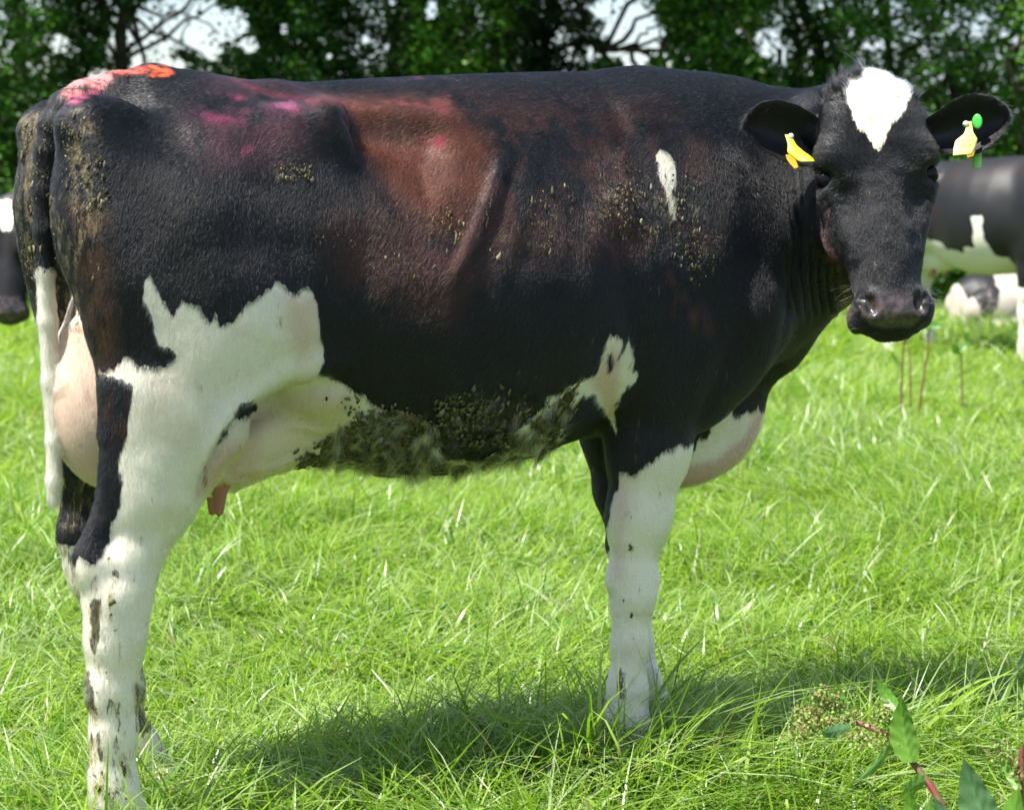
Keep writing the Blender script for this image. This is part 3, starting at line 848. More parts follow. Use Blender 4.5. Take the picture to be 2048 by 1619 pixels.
def simple_mat(name, col, rough=.5, spec=.5, noise=0., nscale=60, col2=None, coat=0., trans=0.):
    m, nt = mat_new(name); T = NT(nt)
    b = T.n("ShaderNodeBsdfPrincipled")
    if col2 is not None:
        geo = T.n("ShaderNodeTexCoord").outputs['Object']
        T.set(b, 'Base Color', T.mix(T.ramp(T.noise(geo, nscale, 4, .6), .5 - noise, .5 + noise), col, col2))
    else: T.set(b, 'Base Color', (*col, 1))
    T.set(b, 'Roughness', rough); T.set(b, 'Specular IOR Level', spec); T.set(b, 'Coat Weight', coat); T.set(b, 'Coat Roughness', .05)
    o = T.n("ShaderNodeOutputMaterial"); T.set(o, 'Surface', b.outputs[0])
    return m
def sphere_arrays(c, r, nu=20, nv=12, Rm=None):
    c = np.asarray(c, float); r = np.asarray(r, float) * np.ones(3)
    V = [(0, 0, 1)]
    for i in range(1, nv):
        for j in range(nu):
            a, b = math.pi * i / nv, 2 * math.pi * j / nu
            V.append((math.sin(a) * math.cos(b), math.sin(a) * math.sin(b), math.cos(a)))
    V.append((0, 0, -1)); V = np.array(V) * r
    if Rm is not None: V = V @ Rm
    F3, F4 = [], []
    for j in range(nu):
        F3.append((0, 1 + j, 1 + (j + 1) % nu)); e = 1 + (nv - 2) * nu
        F3.append((e + j, len(V) - 1, e + (j + 1) % nu))
    for i in range(nv - 2):
        for j in range(nu):
            a = 1 + i * nu; F4.append((a + j, a + nu + j, a + nu + (j + 1) % nu, a + (j + 1) % nu))
    return V + c, [np.array(F3), np.array(F4)]
M_EYE = simple_mat("wet_eye", (.005, .004, .005), .18, .18)
for s in (-1, 1):
    v_, f_ = sphere_arrays(hp(s * .1050, -.035, .010), .0210, 24, 16)
    mesh_obj("eye", v_, f_, M_EYE, cow)

def plate(outline, normal_bow, thick=.0016, bow=.006, ns=9, nl=12):
    """a thin moulded plate: outline of (u,v) left and right edges from top to bottom, y depth at top and bottom"""
    pass
def tag_mesh(name, L_edge, R_edge, y0, y1, bow, mat, parent, thick=.0018, n=22, m=9):
    L_edge, R_edge = np.array(L_edge, float), np.array(R_edge, float)
    def along(P, t):
        d = np.linspace(0, 1, len(P)); return np.interp(t, d, P[:, 0]), np.interp(t, d, P[:, 1])
    V = []
    for k in (0, 1):
        for i in range(n):
            t = i / (n - 1); lu, lv = along(L_edge, t); ru, rv = along(R_edge, t)
            for j in range(m):
                s = j / (m - 1)
                V.append(hpx(lu + (ru - lu) * s, lv + (rv - lv) * s, y0 + (y1 - y0) * t + bow * (1 - (2 * s - 1) ** 2) * t - k * thick))
    F = []; ix = lambda k, i, j: k * n * m + i * m + j
    for i in range(n - 1):
        for j in range(m - 1):
            F.append((ix(0, i, j), ix(0, i + 1, j), ix(0, i + 1, j + 1), ix(0, i, j + 1)))
            F.append((ix(1, i, j), ix(1, i, j + 1), ix(1, i + 1, j + 1), ix(1, i + 1, j)))
        F.append((ix(0, i, 0), ix(1, i, 0), ix(1, i + 1, 0), ix(0, i + 1, 0)))
        F.append((ix(0, i, m - 1), ix(0, i + 1, m - 1), ix(1, i + 1, m - 1), ix(1, i, m - 1)))
    for j in range(m - 1):
        F.append((ix(0, 0, j), ix(0, 0, j + 1), ix(1, 0, j + 1), ix(1, 0, j)))
        F.append((ix(0, n - 1, j), ix(1, n - 1, j), ix(1, n - 1, j + 1), ix(0, n - 1, j + 1)))
    st = np.array([(j / (m - 1), i / (n - 1), 0) for k in (0, 1) for i in range(n) for j in range(m)])
    return mesh_obj(name, np.array(V), np.array(F), mat, parent, dict(tuv=st))
def disc_mesh(name, u, v, y, ru, rv, th, mat, parent, dome=.002, tilt=0.0):
    V = []; F4 = []; n = 28; rings = (1.0, 1.0, .94, .82, .45)
    ys = (-th, 0, dome * .5, dome * .8, dome)
    for rr, yy in zip(rings, ys):
        for k in range(n):
            a = 2 * math.pi * k / n
            V.append(hpx(u + math.cos(a) * ru * rr, v + math.sin(a) * rv * rr, y + yy + tilt * math.cos(a) * rr))
    for i in range(len(rings) - 1):
        for k in range(n): F4.append((i * n + k, i * n + (k + 1) % n, (i + 1) * n + (k + 1) % n, (i + 1) * n + k)[::-1])
    V.append(hpx(u, v, y + dome)); c1 = len(V) - 1
    F3 = [(c1, (len(rings) - 1) * n + (k + 1) % n, (len(rings) - 1) * n + k) for k in range(n)]
    V.append(hpx(u, v, y - th)); c2 = len(V) - 1
    F3 += [(c2, k, (k + 1) % n) for k in range(n)]
    return mesh_obj(name, np.array(V), [np.array(F4), np.array(F3)], mat, parent)
def tag_material(name, col, dirt, ink=True):
    m, nt = mat_new(name); T = NT(nt)
    geo = T.n("ShaderNodeTexCoord").outputs['Object']
    f = T.ramp(T.noise(geo, 90, 4, .65), .45, .75)
    c = T.mix(T.math('MULTIPLY', f, .5), col, dirt)
    if ink:
        tv = T.attr('tuv', 'Vector'); sp = T.n("ShaderNodeSeparateXYZ", i0=tv)
        mp = T.n("ShaderNodeMapping", i3=(13.0, 5.0, 1.0)); T.set(mp, 'i0', tv)
        row = T.math('GREATER_THAN', T.math('SINE', T.math('MULTIPLY', sp.outputs[1], 44.0)), -.25)
        band = T.math('MULTIPLY', T.math('GREATER_THAN', sp.outputs[1], .50), T.math('LESS_THAN', sp.outputs[1], .93))
        side = T.math('MULTIPLY', T.math('GREATER_THAN', sp.outputs[0], .15), T.math('LESS_THAN', sp.outputs[0], .86))
        ink_ = T.math('MULTIPLY', T.math('MULTIPLY', row, T.math('MULTIPLY', band, side)), T.ramp(T.noise(mp.outputs[0], 1.0, 2, .6), .50, .56))
        c = T.mix(T.math('MULTIPLY', ink_, .6), c, (.07, .05, .015))        # worn, unreadable print
    b = T.n("ShaderNodeBsdfPrincipled"); T.set(b, 'Base Color', c); T.set(b, 'Roughness', .38); T.set(b, 'Subsurface Weight', .25)
    b.inputs['Subsurface Radius'].default_value = (.01, .008, .002)
    o = T.n("ShaderNodeOutputMaterial"); T.set(o, 'Surface', b.outputs[0])
    return m
M_YEL = tag_material("yellow_plastic", (.58, .56, .03), (.36, .32, .05)); M_YEL_LIT = tag_material("sunlit_yellow_plastic", (.86, .76, .22), (.60, .48, .12))  # second yellow is a paler copy, sunlit glare put into its colour
M_YEL2 = tag_material("amber_plastic", (.62, .33, .01), (.35, .17, .02), False)
M_GRN = tag_material("green_plastic", (.06, .42, .06), (.05, .30, .05), False)
M_GRN2 = tag_material("light_green_plastic", (.25, .62, .12), (.16, .45, .10), False)
M_STUD = simple_mat("pale_stud", (.62, .63, .50), .4)
def tag_root(label, cat='ear tag', group='tags in the ears of the large cow'):
    o = empty("ear_tag", (OC[0], OC[1], 0), THC); return tag(o, label, cat, group)
t1 = tag_root("yellow flag ear tag in the ear left of the white blaze, slanting to the right")
tag_mesh("flag", [(1578,258),(1580,268),(1582,280),(1580,298),(1596,314),(1606,320)], [(1590,258),(1594,268),(1600,282),(1615,297),(1626,306),(1637,320)], -.048, -.020, .006, M_YEL, t1)
tag_mesh("back_flag", [(1582,295),(1584,306),(1590,316),(1598,327)], [(1596,295),(1602,308),(1606,316),(1608,323)], -.072, -.060, .0, M_YEL2, t1)
disc_mesh("stud", 1590, 262, -.044, 6, 6, .006, M_STUD, t1, .004)
t2 = tag_root("yellow flag ear tag in the ear beside the green disc, brightly sunlit")
tag_mesh("flag", [(1945,232),(1946,244),(1940,258),(1921,273),(1915,292),(1913,306)], [(1958,230),(1959,244),(1959,255),(1966,270),(1960,288),(1951,304)], -.050, -.025, .005, M_YEL_LIT, t2)
tag_mesh("back_flag", [(1950,265),(1950,280),(1948,294),(1950,304)], [(1964,265),(1968,280),(1966,292),(1962,300)], -.064, -.062, .0, M_YEL2, t2)
disc_mesh("stud", 1946, 236, -.046, 6, 6, .006, M_STUD, t2, .004)
t3 = tag_root("green ear tag with a round button and a short strap under the ear", )
disc_mesh("button", 1972, 229, -.058, 9.5, 16, .004, M_GRN, t3, .003, .004)
tag_mesh("strap", [(1968,286),(1966,305),(1964,321)], [(1984,284),(1983,305),(1981,322)], -.085, -.080, .004, M_GRN2, t3, .003)
# ------------------------------------------------------------------ coat hair of the main cow
def hair_material(name, rough=.25, chiang=True):
    m, nt = mat_new(name); T = NT(nt)
    c = T.attr('hcol', 'Color')
    h = T.n("ShaderNodeBsdfHairPrincipled"); h.model = 'CHIANG'; h.parametrization = 'COLOR'
    T.set(h, 'Color', c); T.set(h, 'Roughness', rough); T.set(h, 'Radial Roughness', .4); T.set(h, 'Coat', .0); T.set(h, 'IOR', 1.50)
    o = T.n("ShaderNodeOutputMaterial"); T.set(o, 'Surface', h.outputs[0])
    return m
def make_hair(name, root, d0, length, lift, nrm, col, rad, mat, parent, bend=None, npt=4):
    n = len(root)
    t = np.linspace(0, 1, npt)[None, :, None]
    b = bend if bend is not None else np.zeros((n, 3))
    P = root[:, None] + (d0[:, None] * t + nrm[:, None] * (lift[:, None, None] * np.sin(t * 2.2)) + b[:, None] * t * t) * length[:, None, None]
    hc = bpy.data.hair_curves.new(name)
    hc.add_curves([npt] * n)
    hc.position_data.foreach_set('vector', P.astype(np.float32).ravel())
    r = (rad[:, None] * np.array([1, .85, .6, .15] if npt == 4 else [1, .7, .12])[None]).astype(np.float32)
    ra = hc.attributes.get('radius') or hc.attributes.new('radius', 'FLOAT', 'POINT')
    ra.data.foreach_set('value', r.ravel())
    ca = hc.attributes.new('hcol', 'FLOAT_COLOR', 'CURVE')
    ca.data.foreach_set('color', np.concatenate([col, np.ones((n, 1))], 1).astype(np.float32).ravel())
    hc.materials.append(mat)
    o = bpy.data.objects.new(name, hc); COL.objects.link(o); o.parent = parent
    return o
def sample_surface(V, Q, N, count, weight):
    a = np.linalg.norm(np.cross(V[Q[:, 2]] - V[Q[:, 0]], V[Q[:, 3]] - V[Q[:, 1]]), axis=1) / 2 * weight[Q].mean(1)
    c = np.cumsum(a); k = np.searchsorted(c, rng.random(count) * c[-1])
    s, t = rng.random(count), rng.random(count)
    q = Q[k]
    w = np.stack([(1 - s) * (1 - t), s * (1 - t), s * t, (1 - s) * t], 1)
    itp = lambda A: (A[q] * (w[:, :, None] if A.ndim == 2 else w)).sum(1)
    n = itp(N); n /= np.linalg.norm(n, axis=1)[:, None] + 1e-9
    return itp(V), n, q[np.arange(count), w.argmax(1)], itp
def cow_hair(count):
    wgt = np.ones(len(CV))
    wgt *= np.where(CG == 'udder', .35, 1) * np.where(CG == 'teat', 0, 1) * (1 - nose) * (1 - hoof)
    # hair that the photographer's side shows is denser
    view = np.array([*(-OC @ np.array([FV, NV]).T), CAMH]) - CV; view /= np.linalg.norm(view, axis=1)[:, None]
    wgt *= np.where((CN * view).sum(1) > -.25, 1, .12)
    wgt *= np.where(CG == 'head', 1.5, 1) * np.where(CG == 'ear', 1.6, 1)
    qn = (CV - HO) @ HR.T
    wgt *= np.where((np.abs(np.abs(qn[:, 0]) - .11) < .03) & (np.abs(qn[:, 2] - .010) < .016) & (CG == 'head'), .05, 1)
    P, Nn, vi, itp = sample_surface(CV, CQ, CN, count, wgt)
    g = CG[vi]; W = itp(CC['white']); cb = itp(CC['cb']); cw = itp(CC['cw']); mud = itp(CC['mud']); sk = itp(CC['skin'])
    n = len(P)
    def bl(A, B, k): return A * (1 - k[:, None]) + np.asarray(B) * k[:, None]
    D = np.tile(np.array([-.62, 0, -.75]), (n, 1)).astype(float)
    D = bl(D, (-.25, 0, -1.), (1 - sstep(P[:, 0], .25, .6)) * (1 - sstep(P[:, 2], 1.1, 1.4)))
    D = bl(D, (-.30, 0, -.95), sstep(P[:, 0], .75, 1.1))
    D = bl(D, (-.95, 0, -.15), sstep(P[:, 2], 1.22, 1.45))
    D = bl(D, (-.05, 0, -1.), 1 - sstep(P[:, 2], .66, .95))
    D[g == 'tail'] = (.0, 0, -1)
    lg = (P[:, 2] < .8)
    q = (P - HO) @ HR.T
    hd = g == 'head'
    zc = np.clip((q[:, 2] - .012) / .05, -1, 1)
    sw = np.stack([q[:, 0] * np.where(zc > 0, 9, 4), .3 + 0 * zc, zc], 1)
    sw /= np.linalg.norm(sw, axis=1)[:, None] + 1e-9
    D[hd] = (sw @ HR)[hd]
    er = g == 'ear'
    out = np.sign(q[:, 0])[:, None] * HR[0][None] * 1.0 + rng.normal(0, .3, (n, 3)); D[er] = out[er]
    D += (fbm(P, 9, 2)[:, None] - .5) * np.array([.5, 0, -.5]) + np.stack([fbm(P + 7, 16, 2) - .5, fbm(P + 11, 16, 2) - .5, fbm(P + 13, 16, 2) - .5], 1) * .9
    D += rng.normal(0, .10, (n, 3))
    D -= (D * Nn).sum(1)[:, None] * Nn
    D /= np.linalg.norm(D, axis=1)[:, None] + 1e-9
    ln = rng.uniform(.008, .014, n)
    ln[hd] *= .75
    white = W + .006 * (fbm(P * (1, 1, .3), 160, 2) - .5) > 0
    ln[white] *= 1.15
    lift = rng.uniform(.10, .30, n)
    # long hair: poll, top of the neck, brisket, dirty belly, ear fringes
    pol = hd & (q[:, 2] > .165) & (q[:, 1] > -.12)
    ln[pol] *= rng.uniform(1.3, 2.6, pol.sum()) * np.where(W[pol] > 0, .6, 1.0); lift[pol] *= 1.9; D[pol & (W < 0)] += (np.stack([fbm(P[pol & (W < 0)] + 7, 85, 2), fbm(P[pol & (W < 0)] + 70, 85, 2), fbm(P[pol & (W < 0)] + 37, 85, 2)], 1) - .5) * 3.5
    be = (mud > .42) & (P[:, 2] < .88) & (P[:, 2] > .6) & (P[:, 0] > .3)
    ln[be] *= rng.uniform(.5, .95, be.sum()); lift[be] *= 1.2; D[be] += (np.stack([fbm(P[be] + 7, 48, 2), fbm(P[be] + 70, 48, 2), fbm(P[be] + 37, 48, 2)], 1) - .5) * 9 + rng.normal(0, .25, (be.sum(), 3))
    ef = er & (rng.random(n) < .3); ln[ef] *= 1.8
    ud = (g == 'udder'); ln[ud] *= .6
    lg2 = lg & (P[:, 2] < .55); ln[lg2] *= .8
    sh = rng.lognormal(0, .35, n)[:, None]
    col = np.where(white[:, None], np.clip(cw * (1 + .10 * rng.normal(0, 1, (n, 1))), 0, .9), np.clip(cb * sh, .003, 1))
    # brown-tipped and grey hairs among the black, dirt among all
    r = rng.random(n)
    bt = ~white & (r < .06); col[bt] = cb[bt] * 1.5 + np.array([.010, .007, .005])
    lum = cb.sum(1) > .08
    dm = (fbm(P * (1, 1, .35), 75, 4) + mud * .40 > .77) & (rng.random(n) < .8)
    dirt = np.where(fbm(P + 3, 60, 2)[:, None] < .5, np.array([[.15, .11, .055]]), np.array([[.045, .033, .016]])) * rng.uniform(.6, 1.7, (n, 1))
    col[dm] = dirt[dm]
    cl = fbm(P * (1, .4, 1) + 21, 62, 2); cl2 = fbm(P + 33, 24, 2)
    bcol = np.where((cl < .43)[:, None], np.array([[.022, .020, .011]]), np.where((cl < .55)[:, None], np.array([[.17, .17, .062]]), np.array([[.46, .44, .24]])))
    bcol = np.where((cl2 < .40)[:, None], bcol * .35, bcol) * rng.uniform(.6, 1.5, (n, 1))
    bl = be & (white | (rng.random(n) < .35)); col[bl] = bcol[bl]
    rad = np.where(white, .00019, .00016) * rng.uniform(.8, 1.3, n)
    rad[pol] *= 1.2
    col = np.clip(col, .003, .92)
    P = P - Nn * .0006
    return make_hair("coat_hair", P, D, ln, lift, Nn, col, rad, hair_material("cow_hair"), cow, bend=rng.normal(0, .12, (n, 3)))
if HAIR_N: cow_hair(HAIR_N)
log('hair')
# whiskers round the muzzle, lashes
def whiskers():
    R_, D_, L_ = [], [], []
    for s in (-1, 1):
        for k in range(26):
            z = rng.uniform(-.30, -.20); x = s * rng.uniform(.066, .080); y = rng.uniform(-.09, -.02)
            R_.append(hp(x, y, z)); D_.append(np.array([s * 1.0, rng.uniform(-.2, .5), rng.uniform(-.4, .5)]) @ HR); L_.append(rng.uniform(.02, .045))
        for k in range(40):
            z = rng.uniform(.022, .032); x = s * rng.uniform(.104, .119); y = rng.uniform(-.06, -.014)
            R_.append(hp(x, y, z)); D_.append(np.array([s * .8, rng.uniform(.1, .5), rng.uniform(-.5, 0.1)]) @ HR); L_.append(rng.uniform(.012, .022))
    n = len(R_); D_ = np.array(D_); D_ /= np.linalg.norm(D_, axis=1)[:, None]
    make_hair("whiskers", np.array(R_), D_, np.array(L_), np.zeros(n), np.zeros((n, 3)), np.tile([.12, .11, .10], (n, 1)) * rng.uniform(.1, 2, (n, 1)), np.full(n, .0003), bpy.data.materials["cow_hair"], cow, bend=np.array([[0, 0, -.35]] * n))
if HAIR_N: whiskers()

# ---- dried mud: crusty crumbs stuck in the coat
def mud_crumbs():
    um, vm = CC['u'], CC['v']
    n0 = len(um); wg = np.zeros(len(CV))
    fl = fbm(CV, 26, 3)
    REG = [([(870,400),(1000,430),(1290,330),(1300,500),(1180,480),(1000,510),(870,500)], 30, .55, 0), ([(1240,360),(1420,370),(1410,560),(1330,520),(1240,500)], 30, .8, 0),
           ([(545,335),(625,330),(620,362),(550,366)], 8, 1.6, 0), ([(630,468),(674,464),(674,486),(635,490)], 8, 1.2, 0), ([(700,480),(900,400),(900,520),(720,620)], 40, .10, 0),
           ([(125,240),(205,225),(215,360),(220,430),(190,560),(150,480),(125,330)], 12, 1.2, 1), ([(38,225),(80,215),(100,260),(85,330),(75,420),(95,560),(50,560)], 12, 1.0, 1),
           ([(600,900),(720,830),(800,815),(870,845),(885,920),(960,930),(1040,865),(1110,800),(1165,755),(1150,800),(1130,850),(1110,900),(960,965),(740,1000),(590,980)], 14, 1.9, 2),
           ([(870,790),(980,780),(1100,800),(1060,850),(960,920),(880,900)], 20, 1.0, 2), ([(640,800),(720,790),(740,830),(660,840)], 14, .5, 2),
           ([(160,1130),(230,1130),(250,1620),(165,1620)], 20, .10, 2), ([(1225,1000),(1270,1000),(1270,1420),(1225,1420)], 12, .02, 2), ([(75,380),(110,380),(115,540),(80,540)], 6, .9, 1)]
    kind = np.zeros(len(CV), int)
    for Pq, so, a, kd in REG:
        m = np.zeros(len(CV)); m[:n0] = a * sstep(-poly_sd(um, vm, Pq), -so, so) 
        k = (m > wg) & np.concatenate([CG[:n0] != 'head', np.zeros(len(CV) - n0, bool)]); wg[k] = m[k]; kind[k] = kd
    wg *= sstep(fl, .44, .62) + .06
    wg[CG == 'teat'] = 0
    n = 9500
    P, Nn, vi, itp = sample_surface(CV, CQ, CN, n, wg)
    kd = kind[vi]
    r = rng.lognormal(-6.05, .48, n); r[kd == 2] *= 1.15; r[kd == 1] *= .55; r[kd == 0] *= .56
    import itertools
    ico = np.array([(0, 0, 1), *[(math.sin(1.1) * math.cos(a), math.sin(1.1) * math.sin(a), math.cos(1.1)) for a in np.linspace(0, 2 * math.pi, 7)[:-1]],
                    *[(math.sin(2.0) * math.cos(a + .5), math.sin(2.0) * math.sin(a + .5), math.cos(2.0)) for a in np.linspace(0, 2 * math.pi, 7)[:-1]], (0, 0, -1)])
    F = []
    for k in range(6):
        k2 = (k + 1) % 6
        F += [(0, 1 + k, 1 + k2), (1 + k, 7 + k, 1 + k2), (1 + k2, 7 + k, 7 + k2), (7 + k, 13, 7 + k2)]
    F = np.array(F)
    t1_ = np.cross(Nn, np.array([.2, .1, 1.0])); t1_ /= np.linalg.norm(t1_, axis=1)[:, None]; t2_ = np.cross(Nn, t1_)
    jit = rng.uniform(.25, 1.5, (n, 14, 1)); el = np.where((kd == 2)[:, None, None], rng.uniform(.8, 2.2, (n, 1, 1)), rng.uniform(.8, 3.2, (n, 1, 1)))
    V = ico[None] * jit * r[:, None, None]
    Wp = P[:, None] + V[:, :, :1] * t1_[:, None] + V[:, :, 1:2] * el * t2_[:, None] + V[:, :, 2:] * .30 * Nn[:, None] + Nn[:, None] * .0035
    c = np.where((kd == 2)[:, None], np.array([[.095, .092, .038]]), np.array([[.070, .060, .036]])) * rng.uniform(.35, 1.9, (n, 1))
    pale = rng.random(n) < np.where(kd == 2, .16, .20); c[pale] = np.array([.22, .19, .125]) * rng.uniform(.6, 1.3, (pale.sum(), 1))
    gr = rng.random(n) < .2; c[gr] = np.array([.085, .085, .032]) * rng.uniform(.5, 1.3, (gr.sum(), 1))
    m, nt = mat_new("dried_mud"); T = NT(nt)
    b = T.n("ShaderNodeBsdfPrincipled"); T.set(b, 'Base Color', T.attr('gcol', 'Color')); T.set(b, 'Roughness', .9); T.set(b, 'Specular IOR Level', .15)
    o = T.n("ShaderNodeOutputMaterial"); T.set(o, 'Surface', b.outputs[0])
    ob = mesh_obj("dried_mud", Wp.reshape(-1, 3), (np.arange(n)[:, None, None] * 14 + F[None]).reshape(-1, 3), m, cow, dict(gcol=c.repeat(14, axis=0)), smooth=False)
    ob["kind"] = "stuff"
mud_crumbs()
# ------------------------------------------------------------------ meadow
def W(u, v, D):
    """world point seen at (u, v) of the 2048 wide frame, D metres away"""
    return np.array([(u - 1024) / FPX * D, D, CAMH - (v - HORI) / FPX * D])
def ground_z(x, y):
    p = np.stack([x, y, np.zeros_like(x)], 1)
    return .05 * (vnoise(p, .35) - .5) * sstep(y, 4.6, 7) + .018 * (vnoise(p + 9, 1.6) - .5)
def make_ground():
    xs = np.concatenate([np.linspace(-400, -16, 14), np.linspace(-14, 14, 113), np.linspace(16, 400, 14)])
    ys = np.concatenate([np.linspace(-60, 0, 7), np.linspace(.25, 30, 120), np.linspace(33, 900, 24)])
    X, Y = np.meshgrid(xs, ys, indexing='ij'); V = np.stack([X.ravel(), Y.ravel(), np.zeros(X.size)], 1)
    V[:, 2] = ground_z(V[:, 0], V[:, 1])
    n, m = len(xs), len(ys); i, j = np.meshgrid(np.arange(n - 1), np.arange(m - 1), indexing='ij'); a = (i * m + j).ravel()
    Q = np.stack([a, a + m, a + m + 1, a + 1], 1)
    mt, nt = mat_new("soil_and_thatch"); T = NT(nt)
    geo = T.n("ShaderNodeTexCoord").outputs['Object']
    c = T.mix(T.ramp(T.noise(geo, 9, 6, .7), .35, .65), (.035, .060, .012), (.10, .15, .028))
    c = T.mix(T.ramp(T.noise(geo, 40, 4, .7), .5, .75), c, (.085, .075, .035))
    b = T.n("ShaderNodeBsdfPrincipled"); T.set(b, 'Base Color', c); T.set(b, 'Roughness', .9); T.set(b, 'Specular IOR Level', .1)
    bm = T.n("ShaderNodeBump", Strength=.8, Distance=.02); T.set(bm, 'Height', T.noise(geo, 60, 4, .7)); T.set(b, 'Normal', bm.outputs[0])
    o = T.n("ShaderNodeOutputMaterial"); T.set(o, 'Surface', b.outputs[0])
    tag(mesh_obj("meadow_ground", V, Q, mt), kind='structure')
make_ground()

def leaf_material(name, trans=.45, rough=.42, spec=.5, attr='gcol', tint=(1.25, 1.35, .55)):
    m, nt = mat_new(name); T = NT(nt)
    c = T.attr(attr, 'Color')
    b = T.n("ShaderNodeBsdfPrincipled"); T.set(b, 'Base Color', c); T.set(b, 'Roughness', rough); T.set(b, 'Specular IOR Level', spec)
    tr = T.n("ShaderNodeBsdfTranslucent"); T.set(tr, 'Color', T.mix(1.0, c, tint, 'MULTIPLY'))
    mx = T.n("ShaderNodeMixShader", i0=trans); T.set(mx, 'i1', b.outputs[0]); T.set(mx, 'i2', tr.outputs[0])
    o = T.n("ShaderNodeOutputMaterial"); T.set(o, 'Surface', mx.outputs[0])
    return m
M_GRASS = leaf_material("grass_blade", .50, .33, .6, tint=(1.15, 1.28, .55))

def blades(x, y, h, w, az, lean, droop, tw, col, nl=5):
    n = len(x); t = np.linspace(0, 1, nl)[None, :]
    z0 = ground_z(x, y)
    dx, dy = np.cos(az)[:, None], np.sin(az)[:, None]
    out = h[:, None] * (lean[:, None] * t + droop[:, None] * t * t)
    up = h[:, None] * np.maximum(t * np.sqrt(np.clip(1 - lean ** 2 * .8, .06, 1))[:, None] - .45 * droop[:, None] * t ** 2.4, .0)
    cx = x[:, None] + dx * out; cy = y[:, None] + dy * out; cz = z0[:, None] + up
    a2 = az[:, None] + math.pi / 2 + tw[:, None] * (t - .3)
    wd = w[:, None] * .5 * np.minimum(1, (1.02 - t) ** .65) * (.75 + .5 * np.sin(t * 2.6))
    ox, oy, oz = np.cos(a2) * wd, np.sin(a2) * wd, wd * .25 * np.sin(tw)[:, None]
    L = np.stack([cx - ox, cy - oy, cz - oz], -1); R_ = np.stack([cx + ox, cy + oy, cz + oz], -1)
    V = np.stack([L, R_], 2).reshape(-1, 3)
    b = (np.arange(n) * nl * 2)[:, None]; k = (np.arange(nl - 1) * 2)[None, :]
    a = (b + k).ravel(); Q = np.stack([a, a + 1, a + 3, a + 2], 1)
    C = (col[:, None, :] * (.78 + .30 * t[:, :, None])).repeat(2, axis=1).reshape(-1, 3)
    return V, Q, C
def grass_zone(y0, y1, dens, hmul, wmul, marg):
    wid = lambda y: 2 * (y * 1024 / FPX + marg)
    area = (wid(y0) + wid(y1)) / 2 * (y1 - y0)
    n = int(area * dens * GRASS_D)
    y = y0 + (y1 - y0) * rng.random(n); x = (rng.random(n) - .5) * wid(y1)
    k = np.abs(x) < wid(y) / 2; x, y = x[k], y[k]; n = len(x)
    P = np.stack([x, y, np.zeros(n)], 1)
    hn = fbm(P, 1.3, 3); hn2 = vnoise(P + 4, 5.0)
    k = rng.random(n) < .30 + 1.1 * hn2 + .3 * fbm(P + 8, 11, 2); x, y, P, hn, hn2 = x[k], y[k], P[k], hn[k], hn2[k]; n = len(x)
    boost = sum(.62 * np.exp(-(((x - a_) / .28) ** 2 + ((y - b_) / .22) ** 2)) for a_, b_ in ((.30, 4.00), (-.70, 3.62), (-.66, 3.82), (.85, 4.2)))
    h = (.075 + .10 * sstep(hn, .25, .75) + .05 * hn2) * (1 + boost) * rng.uniform(.5, 1.35, n) * hmul
    tall = rng.random(n) < .025; h[tall] *= rng.uniform(1.15, 1.45, tall.sum())
    w = rng.uniform(.0024, .0072, n) * wmul
    wide = rng.random(n) < .10; w[wide] *= 1.9
    fa = fbm(P + 30, .9, 2) * 9.0
    az = np.where(rng.random(n) < .5, fa + rng.normal(0, .9, n), rng.uniform(0, 6.283, n))
    lean = np.clip(rng.beta(1.7, 2.0, n) * 1.15, 0, 1.05); droop = rng.uniform(.1, 1.15, n)
    lay = rng.random(n) < .26; lean[lay] = rng.uniform(.75, 1.05, lay.sum())
    tw = rng.normal(0, 1.1, n)
    c0 = np.array([.200, .340, .030]); c1 = np.array([.34, .46, .080]); c2 = np.array([.080, .200, .018]); c3 = np.array([.44, .54, .26])
    a = rng.random((n, 1)); col = c0 + (c1 - c0) * a
    m = rng.random(n) < .25 + .3 * sstep(hn, .5, .8); col[m] = c2 + (c0 - c2) * rng.random((m.sum(), 1))
    m = rng.random(n) < .20; col[m] = c3 * rng.uniform(.7, 1.1, (m.sum(), 1))
    dry = rng.random(n) < .022; col[dry] = np.array([.42, .36, .20]) * rng.uniform(.6, 1.1, (dry.sum(), 1))
    return blades(x, y, h, w, az, lean, droop, tw, col)
def make_grass():
    Vs, Qs, Cs, off = [], [], [], 0
    for z in ((2.9, 5.2, 13000, 1, 1.0, .6), (5.2, 8.0, 8000, 1, 1.15, .8), (8.0, 12.5, 3600, 1.1, 1.6, 1.2), (12.5, 21.5, 1000, 1.3, 2.8, 1.5)):
        V, Q, C = grass_zone(*z)
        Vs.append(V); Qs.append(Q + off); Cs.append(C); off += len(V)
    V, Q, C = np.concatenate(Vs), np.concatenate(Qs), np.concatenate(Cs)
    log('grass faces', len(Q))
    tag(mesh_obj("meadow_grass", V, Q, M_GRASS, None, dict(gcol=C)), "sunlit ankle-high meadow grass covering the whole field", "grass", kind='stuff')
make_grass()

